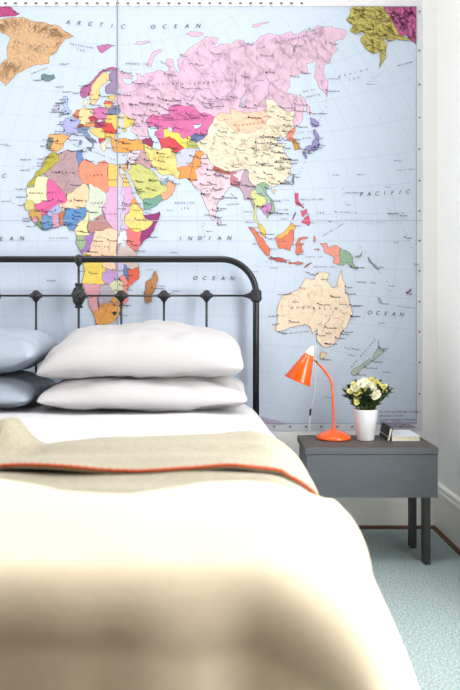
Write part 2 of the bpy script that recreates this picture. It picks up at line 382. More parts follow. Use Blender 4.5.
('hainan',(236,214,170),"108.7 19.3 110 20 111 19.8 109.7 18.3"),
('mongolia',(250,204,172),"87.5 49.2 92 50.7 97.5 49.8 98.3 52 102.5 50.5 108 49.5 113 49.6 116.7 49.8 119.5 47 117 46.4 112 43.7 107 42.4 103 42 97 42.8 95.5 44.2 91 47.5"),
('north korea',(244,132,106),"124.3 40 128 42 130.7 42.4 127.5 39.8 128.3 38.4 125 37.9"),
('south korea',(198,148,44),"126.3 37.7 128.3 38.5 129.5 36.5 129 35.2 126.4 34.5 126.4 36.5"),
('hokkaido',(148,140,196),"140.2 43.3 141.6 45.4 145.3 43.4 143.2 42 140.5 42.2"),
('honshu',(146,140,196),"140 41 141.5 41.2 142 39.5 140.8 37 140.8 35.7 138.7 34.8 135.8 33.6 133 34.4 131 34.1 133.2 35.6 136 35.8 137 37 139.4 38.2"),
('kyushu',(130,128,190),"130 33.5 131.6 33.6 131.3 31.4 130.3 31.2"),
('shikoku',(150,120,170),"132.5 33.8 134.3 34.2 134 33.4 132.8 32.9"),
('taiwan',(110,130,160),"120.2 23.5 121.6 25.2 121 22"),
('myanmar',(190,162,180),"92.3 21.3 93.5 24 95.2 26.4 97.2 28.2 98.6 27.4 97.8 24 99.5 22.2 101 21.5 98 19.5 97.7 18 99 15.5 98.7 10.5 98 14 97 17 94.4 16.2 94.2 18.8"),
('thailand',(214,220,142),"98 19.5 100.3 20.3 101.2 19.5 102 18 104.7 17.3 105.5 15 103 14 102.5 12.3 101 13 100 13.3 99.5 10.5 100.5 7.2 102 6.3 100.4 6.5 98.5 8.3 98.7 11 99 15.5 97.7 18"),
('laos',(160,190,170),"100.3 20.3 102 22.3 104.5 20.5 105.3 18.5 107.4 16 107.4 14.6 105.7 14.4 104.7 17.3 102 18 101.2 19.5"),
('vietnam',(148,176,150),"102.2 22.3 105 23.2 108 21.5 105.8 19.3 109 14 109.2 11.7 106.7 10.4 104.8 8.7 105 10.4 107.5 12.3 107.6 15.5 105.3 18.7 104.5 20.5"),
('cambodia',(206,128,192),"102.5 12.3 103 14 105.7 14.4 107.5 14.5 107.5 12.3 105 10.5 103.5 10.7"),
('malaya',(250,200,34),"100.4 6.4 102.2 6.2 103.4 4.5 103.9 1.5 101.3 2.9"),
('sumatra',(226,112,72),"95.3 5.6 97.6 5.2 100.4 2.5 103.5 -0.6 106 -3 105.8 -5.8 104.4 -5.8 101 -2.8 98.8 1.6"),
('java',(206,84,86),"105.3 -6.6 108.5 -6.6 111 -6.5 114.4 -7.7 114.4 -8.6 109 -7.7 106.4 -7.3"),
('lesser sunda',(214,110,90),"115.5 -8.2 119 -8.4 123 -8.4 122.7 -9 119 -9 116 -9"),
('timor',(190,90,80),"123.6 -10.2 125 -8.9 127.2 -8.4 126 -9.2"),
('borneo',(230,118,82),"109 1.8 110 1 112.5 1.4 114.8 3 115.8 4.4 117.8 4.1 118 1 117.5 -0.5 116.2 -3.8 114.2 -3.4 110.3 -2.9 109.2 -0.5"),
('sarawak',(240,182,60),"109.6 2 111.4 2.7 113.5 3.6 116.8 7 119.2 5.2 117.8 4.1 115.8 4.3 114.8 2.6 112.5 1.4 110 1"),
('sulawesi',(228,112,74),"119.5 -5.5 119 -3 119.8 0.8 121 1.3 124.8 1.5 124.8 1 120.6 0.3 121.2 -1 123.3 -0.8 121.6 -2 122.8 -4.4 121.5 -4.6 120.8 -2.8 120.4 -5.5"),
('halmahera',(226,150,120),"127.6 0 128 2 128.7 1.2 128.3 -0.7"),
('seram',(220,150,130),"128 -3.2 130.6 -3 130.4 -3.7"),
('luzon',(226,54,106),"120.2 16 120.6 18.5 122.2 18.4 121.6 15.5 122.2 14 124 13 123.8 12.5 121 13.7 120.2 14.5"),
('visayas',(222,60,110),"122 11.7 123.2 11.5 125 12.4 125.4 11 124 10 122.8 9.2 122.4 10.4"),
('mindanao',(222,56,104),"122 7 123.5 8.6 125.6 9.7 126.5 7.4 125.5 5.8 124 6.6"),
('palawan',(150,80,110),"117.3 8.4 119.4 11.2 119.7 10.6 118 8.4"),
('irian',(240,146,126),"131 -1 134 -0.8 134.8 -2.8 137.8 -1.6 141 -2.6 141 -9.1 138 -8.2 138 -5.8 133 -4 132.8 -2.6"),
('papua',(146,182,150),"141 -2.6 144.6 -3.9 147.6 -6 148 -8.2 150.8 -10.3 147 -9.6 144.5 -7.7 143 -9.2 141 -9.1"),
('new britain',(150,186,160),"148.4 -5.8 151 -5.5 152.2 -4.2 151.8 -5.6 150 -6.3"),
('solomon',(150,180,180),"155 -6 157 -7.5 160 -9.5 161.5 -10.4 159.5 -9.8 156 -7.8"),
('new caledonia',(190,180,200),"164 -20.2 167 -22.2 166 -22.1"),
('fiji',(190,90,130),"177.3 -18 178.6 -17.6 180 -16.5 178.5 -18.3"),
('australia',(250,226,196),"114.2 -22 113.6 -25.5 115 -30 115.2 -34.2 118 -35.1 121.5 -33.8 124 -33 126.5 -32.2 130 -31.5 132.3 -32 134.2 -33 135.7 -34.9 137.8 -33 138.2 -35.6 140 -37.5 143.5 -38.8 146.4 -39 149.8 -37.5 151 -34 153 -31 153.4 -27.5 152 -24.8 149.5 -22.2 147.5 -19.5 146 -18.6 145.3 -15.5 143.6 -14.2 142.5 -10.7 141.6 -13.5 140.9 -17.4 139 -17.5 136 -15.2 136.8 -12.2 133.5 -11.8 131 -12 129.7 -14.8 128 -14.6 125.5 -14.2 123.5 -17 121.5 -19 117 -20.7"),
('tasmania',(238,204,150),"144.7 -40.8 148.3 -40.9 147.5 -43.3 145.8 -43.2"),
('new zealand north',(184,200,186),"172.8 -34.6 175 -36.8 178.4 -37.7 177 -39.4 175.2 -41.5 174 -39.3 174.6 -37.2"),
('new zealand south',(184,200,186),"172.7 -40.6 174.2 -41.6 171.3 -44.2 169.3 -46.6 166.5 -46 168.3 -44 171.2 -42"),
('alaska',(202,186,82),"192 65.6 196 66.6 193.5 68.3 198 69.2 203.5 71.3 212 70.4 219 69.6 219 60.3 228 56 225 58.3 215 60 211 60 208.3 61.3 208 59.3 202 56.6 196 55 202 58.4 203 58.7 198 58.7 195 61 195 63 199.5 63.8 199 64.5 194 64.5"),
('canada',(194,72,138),"219 69.6 230 69.9 240 69.5 240 50 232 53 226 56.5 223 59.8 219 60.3"),
('arctic islands',(190,66,132),"234 72 245 73 245 69.8 237 70"),
('banks',(198,76,140),"229 74 236 76 245 76 245 73.6 238 73.2"),
('morocco',(192,180,54),"-2 35 -5.8 35.8 -9.5 32 -10 29.6 -13 27.8 -16.8 21.8 -13 22.6 -12 26 -8.7 27.4 -5 30 -1.2 32.4"),
('mauritania',(252,240,186),"-16.8 21.3 -13 21.3 -12.9 23.5 -12 25.9 -8.7 26 -4.9 24.9 -6.5 24.9 -5.6 16 -9.3 15.4 -12 14.9 -14 16.6 -16.4 16.2"),
('algeria',(190,156,162),"-2.1 35.1 1 36.5 8.5 37 7.6 34 9.3 30.2 9.8 26.4 12 23.4 5.8 19.4 3.2 19 -8.7 27.3 -5 30 -1.2 32.4"),
('tunisia',(96,134,196),"8.5 37 11 37.1 10.5 35 11.5 33.2 9.3 30.2 7.6 34"),
('libya',(254,142,104),"11.5 33.2 15.3 32.2 19 30.4 20 32 22.6 32.9 25 31.6 25 20 24 19.6 16 23.4 12 23.4 9.8 26.4 9.5 30.2"),
('egypt',(250,196,88),"25 31.6 29 30.9 31.5 31.6 34.3 31.3 34.8 29.6 34 28.2 32.6 29.8 34 26.5 35.7 23.6 36.8 22 25 22"),
('mali',(234,84,156),"-12 14.9 -9.3 15.4 -5.6 16 -6.5 24.9 -4.9 24.9 3.2 19 4.2 16.5 3.4 15.4 0 15 -3 13.6 -5.4 11.8 -6 10.4 -8 10.3 -9 12.4 -11.4 12.4"),
('niger',(246,210,168),"0.3 14.9 3.4 15.4 4.2 16.5 4.2 19 5.8 19.4 12 23.4 14 22.8 15.5 20.5 15.2 16.8 13.5 13.7 9 12.8 4 13.5 2.5 12 0.5 14"),
('chad',(214,224,206),"15 23 16 23.4 24 19.5 24 15.7 22 13 22.5 11 19 9 15.5 7.6 15.5 10 14 12.9 13.5 13.7 15.2 16.8 15.5 20.5"),
('sudan',(226,174,216),"25 22 36.9 22 37.3 18.5 38.5 18 36.4 15.2 36 12.7 34 10.6 33 8 35.8 5 31 3.6 27.4 5 24 8.7 22 13 24 15.7 24 20 25 20"),
('eritrea',(240,150,80),"36.4 15.1 38.5 18 40 15.2 43 12.6 42.4 12.3 40 14.5"),
('ethiopia',(250,220,112),"36.4 15 40 14.5 42.4 12.3 42.8 10.6 44 9 48 8 45 5 42 4.2 39.5 3.6 35.9 5 33 8 34.2 10.6 36 12.7"),
('somalia',(150,48,120),"42.8 10.6 44.5 10.5 51.2 11.9 50.8 9.5 48 4.5 43.5 0.5 41.6 -1.6 41 0.5 41.9 4 45 5 48 8 44 9"),
('kenya',(236,108,110),"34 4.4 35.9 5 39.5 3.6 41.9 4 41 0.5 41.5 -1.8 39.2 -4.7 37.7 -3.5 34 -1"),
('uganda',(240,238,240),"30 -1.4 29.8 0.8 31 3.6 34 4.2 34.5 1 33.9 -1"),
('tanzania',(212,196,188),"30.8 -1.2 34 -1 37.7 -3.6 39.2 -4.7 39 -7 40.4 -10.5 37 -11.7 34.5 -11 30.7 -8.5 29.4 -5"),
('rwanda burundi',(170,120,190),"29 -2.5 30.5 -1.2 30.6 -3.5 29.4 -4.4"),
('senegal',(214,204,118),"-16.5 16.1 -14 16.6 -12 14.8 -11.4 12.4 -16.7 12.4 -17.5 14.7"),
('guinea',(206,158,76),"-15 10.9 -13.7 12.6 -9 12.4 -8 10.3 -8 8.5 -8.5 7.6 -9.5 8.4 -11 9.9 -13.3 9"),
('sierra leone',(244,130,146),"-13.3 9 -11 9.9 -10.3 8.4 -11.5 7"),
('liberia',(120,140,90),"-11.5 7 -9.5 8.5 -8.3 7.5 -7.5 4.4"),
('ivory coast',(96,146,200),"-8 10.2 -6 10.4 -4 9.8 -2.7 9.5 -3 5 -7.5 4.4 -8.5 7.6"),
('burkina',(170,180,226),"-5.4 11.8 -3 13.6 0 15 2.2 12 0.5 11 -3 11 -2.8 9.7 -5.3 10.3"),
('ghana',(208,150,180),"-3 11 0 11 1.1 6 -3 5"),
('togo benin',(206,110,54),"0 11 1 11.2 2.5 12.2 3.6 11.5 2.7 9 2.7 6.4 1.2 6.1"),
('nigeria',(84,142,202),"2.7 6.4 2.7 9 3.7 11.7 4.1 13.5 9 12.9 13.6 13.7 14.5 12 12.5 8.6 10 7 8.5 4.8 6 4.3 4.5 6.3"),
('cameroon',(246,226,162),"8.6 4.7 10 7 12.5 8.6 14.6 12.3 14 12.9 15.5 10 15.2 7.4 14.5 5 16 2.2 9.8 2.3"),
('central africa',(190,134,130),"14.5 5 15.5 7.5 19 9 22.5 11 24 8.7 27.4 5 25 5.1 22.5 4.1 18.6 4.4 18.6 3.4 16 3.5"),
('gabon',(166,188,150),"9.6 2.3 13.3 2.2 14.4 -0.5 13.8 -2.4 11.2 -3.9 9 -0.7"),
('congo',(168,118,190),"13.3 2.2 16 2.2 18.6 3.5 17.8 0 16.2 -2.4 15 -4.8 12 -5 11.2 -3.9 13.8 -2.4 14.4 -0.5"),
('zaire',(250,214,178),"18.6 4.4 22.5 4.1 25 5.1 27.4 5 31 3.6 29.6 0.8 29.2 -3 29.4 -5 30.7 -8.3 28.6 -8.5 28.5 -12.5 29.8 -12.2 29.8 -13.4 27 -12 24 -11 22 -11 21.8 -7.3 17 -7.8 16.5 -5.9 12.3 -6 13 -4.6 15 -4.8 16.2 -2.4 17.8 0 18.6 3.4"),
('angola',(246,216,74),"12.2 -6 16.5 -5.9 17 -7.8 21.8 -7.3 22 -11 24 -11 24 -13 22 -13 22 -16 23.4 -17.6 18.4 -17.4 14 -17.4 11.8 -17.2 13.6 -12.5"),
('zambia',(194,156,212),"22 -13 24 -13 24 -11 27 -12 29.8 -13.4 29.8 -12.2 28.5 -12.5 28.6 -8.5 30.7 -8.5 33 -9.6 33 -14 30.3 -15.2 27 -18 23.4 -17.6 22 -16"),
('malawi',(96,130,200),"33 -9.5 34.3 -10 34.7 -12 35.9 -15.5 35.2 -17 34.4 -14.5 32.8 -13.6"),
('mozambique north',(226,84,40),"34.7 -11.6 37 -11.7 40.5 -10.6 40.8 -15 37 -17.7 35 -19.8 34.2 -17 35.2 -17 35.9 -15.5"),
('mozambique south',(238,134,128),"30.3 -15 33 -14 34.2 -14.5 35.2 -17 34.6 -19.8 35.4 -22 35.5 -24 32.8 -25.8 32 -26.8 31.4 -22.4 32.9 -19.5 32.5 -16.6"),
('zimbabwe',(216,222,176),"25.3 -17.8 28 -16.4 30.3 -15.8 32.7 -17 32.9 -19.5 31.4 -22.4 29 -22.2"),
('namibia',(230,160,170),"11.8 -17.2 14 -17.4 23.4 -17.6 25 -17.8 21 -18.3 20.9 -22 20 -22 20 -28.4 16.5 -28.6 15 -26.5 14.3 -22.5"),
('botswana',(196,186,204),"21 -18.3 25.2 -17.8 27.5 -20.5 29.3 -22.2 27 -23.6 25.5 -25.7 23 -25.3 20.7 -26.8 20 -24.8 20 -22 21 -22"),
('south africa',(246,168,60),"16.5 -28.6 20 -28.4 20 -24.8 20.7 -26.8 23 -25.3 25.5 -25.7 27 -23.6 29.3 -22.2 31.3 -22.4 32 -26.8 32.8 -27 31 -30 27.5 -33.2 25.5 -34 20 -34.8 18.3 -34.2 18.2 -32"),
('lesotho',(90,60,50),"27.2 -29.6 28.6 -28.7 29.4 -29.6 28 -30.6"),
('swaziland',(110,50,100),"31 -26 32 -26.2 31.8 -27.2 30.9 -27"),
('madagascar',(194,130,72),"49.2 -12.1 50.4 -15.8 49.6 -17 47.3 -24.6 45 -25.5 43.4 -22 44.4 -20 44.2 -17 46.5 -15.7"),
]
LAKES = ["47.3 46 51 46.5 53 45 51 44.4 50.5 42.5 53 40.5 53.8 38.6 52 36.9 49.2 37.7 49.6 40.3 47.8 42.8",
 "58.5 44 61 44.3 61.5 46 59.5 46.3", "104 51.7 107 52.6 109.8 55.4 109 55.6 106 53",
 "32 0.3 34 0.2 33.5 -2.4 31.8 -2.2", "30 61 32.5 60.2 32.8 61.2 31 61.7", "74 45 79 46.3 78.5 46.8 74 46.5"]
RIVERS = ["31 31 31 27 33 24 31 19.5 33.5 17 32.5 13 31.5 9 32 4","37 55.5 44 56.3 49 55.5 46 51.5 44.5 48.6 48 46",
 "67 67 66 64 69 61 73 58 83 54","83 72 87 68 90 64 92 57 95 53","127 72.5 124 68 129 63 120 60.5 113 58 106 54.5",
 "104 34 107 40 111 40 111 35 118 37.5","91 31 99 30 104 29.5 110 30 117 31 121 31.6","80 30 84 26 88 25","73 35 70 31 68 25",
 "12.5 -6 18 -2 20 1.5 25 0.5 26 -5","-9 10 -5 14 0 17 4 13 6 6","161 69 153 66 150 62","133 48.5 138 52 140.5 53","59 56 58 61 52 63",
 "70 58 76 56 82 60 90 60","96 56 104 58 110 63 118 66","56 66 48 63 40 60","143 -26 142 -30 141 -34","36 33.5 42 34.5 47 31",
 "137 54 131 56 128 61 134 63","116 52 122 54 128 58 136 59","148 71 146 67 150 64","98 68 106 70 112 72"]
CITIES = [("Kirov",49.7,58.6,2),("Ufa",56,54.7,2),("Nizhniy Novgorod",44,56.3,2),("Saratov",46,51.5,2),("Voronezh",39.2,51.7,2),("Astrakhan",48,46.3,2),("Syktyvkar",50.8,61.7,1),("Salekhard",66.6,66.5,1),("Dikson",80.5,73.5,2),("Khatanga",102.5,72,2),("Mirnyy",114,62.5,2),("Olekminsk",120.4,60.4,1),("Barnaul",83.8,53.3,2),("Novokuznetsk",87.1,53.7,2),("Kemerovo",86,55.3,1),("Ulan-Ude",107.6,51.8,2),("Komsomolsk",137,50.5,2),("Yuzhno-Sakhalinsk",142.7,47,2),("Okhotsk",143.2,59.4,2),("Srednekolymsk",153.7,67.5,1),("Ust-Kamchatsk",162.5,56.2,1),("Blagoveshchensk",127.5,50.3,2),("Turukhansk",88,65.8,1),("Nizhnevartovsk",76.5,61,1),("Magnitogorsk",59,53.4,2),("Orenburg",55,51.8,2),("Orsk",58.5,51.2,1),("Aktyubinsk",57.2,50.3,2),("Atyrau",51.9,47.1,2),("Semey",80.2,50.4,2),("Balkhash",75,46.8,1),("Shymkent",69.6,42.3,1),("Bukhara",64.4,39.8,1),("Bishkek",74.6,42.9,2),("Dushanbe",68.8,38.5,1),("Mashhad",59.6,36.3,2),("Tabriz",46.3,38,2),("Kandahar",65.7,31.6,1),("Quetta",67,30.2,1),("Islamabad",73,33.7,2),("Multan",71.5,30.2,1),("Jaipur",75.8,26.9,2),("Lucknow",81,26.8,2),("Patna",85,25.6,2),("Bhopal",77.4,23.3,2),("Surat",72.8,21.2,1),("Pune",73.9,18.5,2),("Vishakhapatnam",83.3,17.7,2),("Raipur",81.6,21.2,1),("Cochin",76.3,10,1),("Madurai",78,9.9,2),("Kathmandu",85.3,27.7,1),("Chittagong",91.8,22.3,1),("Korla",86,41.8,1),("Hami",93.5,42.8,1),("Hotan",80,37.1,1),("Golmud",94.9,36.4,2),("Yumen",97.6,39.8,1),("Yinchuan",106.3,38.5,2),("Baotou",110,40.6,2),("Datong",113.3,40.1,1),("Shijiazhuang",114.5,38,2),("Jinan",117,36.7,3),("Zhengzhou",113.6,34.7,2),("Xuzhou",117.2,34.3,2),("Hefei",117.3,31.9,2),("Hangzhou",120.2,30.2,2),("Nanchang",115.9,28.7,2),("Guiyang",106.7,26.6,2),("Nanning",108.3,22.8,2),("Shantou",116.7,23.4,2),("Dalian",121.6,38.9,2),("Anshan",123,41,1),("Jilin",126.5,43.8,1),("Qiqihar",124,47.3,2),("Hailar",119.7,49.2,1),("Jiamusi",130.3,46.8,1),("Hovd",91.6,48,1),("Choybalsan",114.5,48,1),("Pusan",129,35.1,2),("Nagoya",137,35.1,3),("Sendai",140.9,38.3,1),("Niigata",139,37.9,1),("Hiroshima",132.5,34.4,1),("Da Nang",108.2,16,2),("Vientiane",102.6,18,1),("Chiang Mai",99,18.8,1),("Phnom Penh",104.9,11.6,2),("Banda Aceh",95.3,5.5,1),("Palembang",104.8,-3,1),("Pontianak",109.3,0,1),("Balikpapan",116.8,-1.3,1),("Makassar",119.4,-5.1,1),("Davao",125.6,7.1,1),("Cebu",123.9,10.3,1),("Kota Kinabalu",116,6,1),("Broome",122.2,-18,1),("Newcastle",151.8,-32.9,2),("Gladstone",151.3,-23.8,1),("Mildura",142,-34.2,1),("Longreach",144.3,-23.4,1),("Hamilton",175.3,-37.8,1),("Aleppo",37.2,36.2,2),("Damascus",36.3,33.5,2),("Amman",35.9,31.9,2),("Jerusalem",35.2,31.8,2),("Mosul",43.1,36.3,1),("Basra",47.8,30.5,2),("Kuwait",48,29.4,1),("Medina",39.6,24.5,2),("Aden",45,12.8,1),("Doha",51.5,25.3,1),("Abu Dhabi",54.4,24.5,1),("Asyut",31.2,27.2,1),("Luxor",32.6,25.7,1),("Omdurman",32,14.5,1),("El Obeid",30.2,13.2,1),("Juba",31.6,4.9,1),("Dire Dawa",41.9,9.6,1),("Gonder",37.5,12.6,1),("Kisumu",34.8,-0.1,1),("Dodoma",35.7,-6.2,1),("Dar es Salaam",39.3,-6.8,1),("Oran",-0.6,35.7,2),("Constantine",6.6,36.4,1),("Tamanrasset",5.5,22.8,1),("Adrar",-0.3,27.9,1),("Fes",-5,34,1),("Agadir",-9.6,30.4,1),("Gao",0,16.3,1),("Agadez",8,17,2),("Zinder",9,13.8,1),("Kaduna",7.4,10.5,2),("Ibadan",3.9,7.4,2),("Enugu",7.5,6.5,1),("Kumasi",-1.6,6.7,1),("Bouake",-5,7.7,2),("Abeche",20.8,13.8,1),("Sarh",18.4,9.1,1),("Mbandaka",18.3,0,1),("Mbuji-Mayi",23.6,-6.1,1),("Matadi",13.5,-5.8,1),("Bulawayo",28.6,-20.2,1),("Beira",34.9,-19.8,1),("Lilongwe",33.8,-14,1),("Bloemfontein",26.2,-29.1,1),("Toamasina",49.4,-18.2,1),("Malaga",-4.4,36.7,1),("Valencia",-0.4,39.5,1),("Bilbao",-2.9,43.3,1),("Toulouse",1.4,43.6,1),("Lyon",4.8,45.8,1),("Brussels",4.4,50.8,2),("Cork",-8.5,51.9,1),("Belfast",-5.9,54.6,1),("Birmingham",-1.9,52.5,2),("Aberdeen",-2.1,57.2,1),("Goteborg",12,57.7,1),("Kobenhavn",12.6,55.7,2),("Lulea",22,65.6,1),("Praha",14.4,50.1,1),("Wien",16.4,48.2,1),("Krakow",20,50,1),("Gdansk",18.6,54.4,1),("Riga",24.1,56.9,1),("Odesa",30.7,46.5,2),("Kharkiv",36.2,50,2),("Donetsk",37.8,48,1),("Lviv",24,49.8,1),("Sofiya",23.3,42.7,1),("Napoli",14.3,40.8,1),("Palermo",13.4,38.1,1),("Konya",32.5,37.9,1),("Samsun",36.3,41.3,1),("Erzurum",41.3,39.9,1),("Yerevan",44.5,40.2,1),("Moskva",37.6,55.8,3),("St Petersburg",30.3,59.9,2),("Murmansk",33,69,2),("Archangel'sk",40.5,64.6,2),("Noril'sk",88,69.3,2),("Vorkuta",64,67.5,2),("Perm",56,58,2),("Kazan",49,55.8,2),("Omsk",73.4,55,2),("Tomsk",85,56.5,2),("Novosibirsk",83,55,2),("Irkutsk",104.3,52.3,2),("Chita",113.5,52,2),("Yakutsk",129.7,62,3),("Magadan",150.8,59.6,2),("Tiksi",129,71.6,2),("Verkhoyansk",133,67.5,2),("Anadyr",177,64.7,2),("Pevek",170,69.7,2),("Petropavlovsk",158.6,53,2),("Vladivostok",132,43.1,2),("Khabarovsk",135,48.5,2),("Volgograd",44.5,48.7,2),("Samara",50,53.2,2),("Yekaterinburg",60.6,56.8,3),("Chelyabinsk",61.4,55.2,2),("Tyumen",65.5,57.2,2),("Surgut",73.4,61.3,2),("Krasnoyarsk",92.8,56,2),("Bratsk",101.6,56.1,2),("Rostov",39.7,47.2,2),("Astana",71.4,51.2,2),("Almaty",77,43.3,2),("Karaganda",73,49.8,2),("Tashkent",69.2,41.3,2),("Ashgabat",58.4,38,2),("Kabul",69.2,34.5,2),("Tehran",51.4,35.7,3),("Esfahan",51.7,32.7,2),("Shiraz",52.5,29.6,2),("Baghdad",44.4,33.3,2),("Riyadh",46.7,24.7,3),("Jiddah",39.2,21.5,2),("Makkah",39.8,20.6,2),("San'a",44.2,15.4,2),("Muscat",58.5,23.6,2),("Karachi",67,24.9,3),("Lahore",74.3,31.5,2),("New Delhi",77.2,28.6,3),("Mumbai",72.8,19,3),("Hyderabad",78.5,17.4,2),("Chennai",80.3,13.1,3),("Bangalore",77.6,12.6,2),("Kolkata",88.4,22.6,3),("Nagpur",79,21.1,2),("Ahmadabad",72.6,23,2),("Kanpur",80.3,26.5,2),("Colombo",79.9,6.9,2),("Dhaka",90.4,23.7,2),("Yangon",96.2,16.8,3),("Mandalay",96,22,2),("Bangkok",100.5,13.7,3),("Hanoi",105.8,21,2),("Ho Chi Minh City",106.7,10.8,3),("Kuala Lumpur",101.7,3.1,2),("Singapore",103.8,1.3,2),("Medan",98.7,3.6,1),("Padang",100.3,-1,1),("Jakarta",106.8,-6.2,2),("Surabaya",112.7,-7.3,1),("Manila",121,14.6,2),("Hong Kong",114.2,22.3,3),("Guangzhou",113.3,23.1,2),("Shanghai",121.5,31.2,3),("Nanjing",118.8,32,2),("Wuhan",114.3,30.6,3),("Chongqing",106.5,29.6,3),("Chengdu",104,30.7,2),("Kunming",102.7,25,2),("Xi'an",109,34.3,2),("Lanzhou",103.8,36,2),("Beijing",116.4,39.9,3),("Tianjin",117.2,39.1,2),("Taiyuan",112.5,37.9,2),("Qingdao",120.4,36,2),("Shenyang",123.4,41.8,3),("Harbin",126.6,45.8,2),("Changchun",125.3,43.9,2),("Urumqi",87.6,43.8,2),("Kashi",76,39.5,2),("Lhasa",91.1,29.7,2),("Hohhot",111.7,40.8,2),("Xining",101.8,36.6,1),("Changsha",113,28.2,2),("Fuzhou",119.3,26.1,2),("Ulaanbaatar",106.9,47.9,3),("Seoul",127,37.5,2),("Pyongyang",125.7,39,2),("Tokyo",139.7,35.7,3),("Osaka",135.5,34.7,2),("Sapporo",141.3,43,2),("Fukuoka",130.4,33.6,2),("Taipei",121.5,25,2),("Darwin",130.8,-12.5,2),("Cairns",145.8,-16.9,2),("Townsville",146.8,-19.3,2),("Brisbane",153,-27.5,3),("Sydney",151.2,-33.9,3),("Canberra",149.1,-35.3,2),("Melbourne",145,-37.8,3),("Adelaide",138.6,-34.9,2),("Perth",115.9,-32,2),("Albany",117.9,-35,2),("Kalgoorlie",121.5,-30.7,2),("Alice Springs",133.9,-23.7,2),("Port Hedland",118.6,-20.3,2),("Geraldton",114.6,-28.8,2),("Mount Isa",139.5,-20.7,2),("Broken Hill",141.5,-32,2),("Rockhampton",150.5,-23.4,2),("Katherine",132.3,-14.5,1),("Newman",119.7,-23.4,1),("Auckland",174.8,-36.9,2),("Wellington",174.8,-41.3,2),("Christchurch",172.6,-43.5,2),("Dunedin",170.5,-45.9,2),("Hobart",147.3,-42.9,2),("Port Moresby",147.2,-9.5,2),("Honiara",160,-9.4,1),("Suva",178.4,-18.1,2),("Noumea",166.5,-22.3,1),
("Reykjavik",-21.9,64.1,2),("Nuuk",-51.7,64.2,2),("Oslo",10.7,59.9,2),("Bergen",5.3,60.4,2),("Stockholm",18,59.3,2),("Helsinki",25,60.2,1),("Trondheim",10.4,63.4,2),("Tromso",19,69.7,2),("London",-0.1,51.5,3),("Dublin",-6.3,53.3,2),("Edinburgh",-3.2,56,2),("Glasgow",-4.3,55.8,1),("Paris",2.4,48.9,3),("Nantes",-1.6,47.2,1),("Bordeaux",-0.6,44.8,2),("Marseille",5.4,43.3,2),("Madrid",-3.7,40.4,3),("Barcelona",2.2,41.4,2),("Lisbon",-9.1,38.7,2),("Porto",-8.6,41.2,2),("Sevilla",-6,37.4,1),("Berlin",13.4,52.5,2),("Hamburg",10,53.6,1),("Munchen",11.6,48.1,1),("Roma",12.5,41.9,2),("Milano",9.2,45.5,1),("Warszawa",21,52.2,2),("Kyyiv",30.5,50.5,3),("Minsk",27.6,53.9,1),("Budapest",19,47.5,2),("Bucharest",26.1,44.4,2),("Beograd",20.5,44.8,1),("Athens",23.7,38,1),("Istanbul",29,41,2),("Ankara",32.9,39.9,3),("Izmir",27.1,38.4,1),("Adana",35.3,37,1),("Tbilisi",44.8,41.7,1),("Baki",49.9,40.4,2),("Casablanca",-7.6,33.6,2),("Rabat",-6.8,34,1),("Marrakech",-8,31.6,1),("Alger",3,36.8,2),("Tunis",10.2,36.8,2),("Tripoli",13.2,32.9,2),("Benghazi",20,32.1,1),("Cairo",31.2,30,3),("Alexandria",29.9,31.2,1),("Aswan",32.9,24.1,1),("Khartoum",32.5,15.6,2),("Port Sudan",37.2,19.6,1),("Addis Ababa",38.7,9,2),("Asmara",38.9,15.3,1),("Djibouti",43.1,11.6,1),("Muqdisho",45.3,2,2),("Nairobi",36.8,-1.3,2),("Mombasa",39.7,-4,1),("Kampala",32.6,0.3,1),("Kinshasa",15.3,-4.3,3),("Kisangani",25.2,0.5,2),("Kananga",22.4,-5.9,2),("Lubumbashi",27.5,-11.7,2),("Luanda",13.2,-8.8,2),("Huambo",15.7,-12.8,2),("Lobito",13.5,-12.3,1),("Lusaka",28.3,-15.4,2),("Harare",31,-17.8,2),("Windhoek",17.1,-22.6,2),("Gaborone",25.9,-24.7,2),("Johannesburg",28,-26.2,3),("Durban",31,-29.9,2),("Cape Town",18.4,-33.9,2),("Maputo",32.6,-25.9,2),("Antananarivo",47.5,-18.9,2),("Lagos",3.4,6.5,3),("Abuja",7.5,9,2),("Kano",8.5,12,2),("Niamey",2.1,13.5,2),("Ndjamena",15,12.1,2),("Douala",9.7,4,1),("Yaounde",11.5,3.9,2),("Libreville",9.5,0.4,1),("Bangui",18.6,4.4,1),("Accra",-0.2,5.6,1),("Abidjan",-4,5.3,2),("Monrovia",-10.8,6.3,2),("Freetown",-13.2,8.5,2),("Conakry",-13.7,9.5,2),("Bamako",-8,12.6,2),("Tombouctou",-3,16.8,2),("Dakar",-17.4,14.7,2),("Nouakchott",-16,18.1,2),("Nouadhibou",-17,20.9,1),("Ouagadougou",-1.5,12.4,2),("Anchorage",210,61.2,1),("Fairbanks",212,64.8,1),("Nome",194.6,64.5,1),
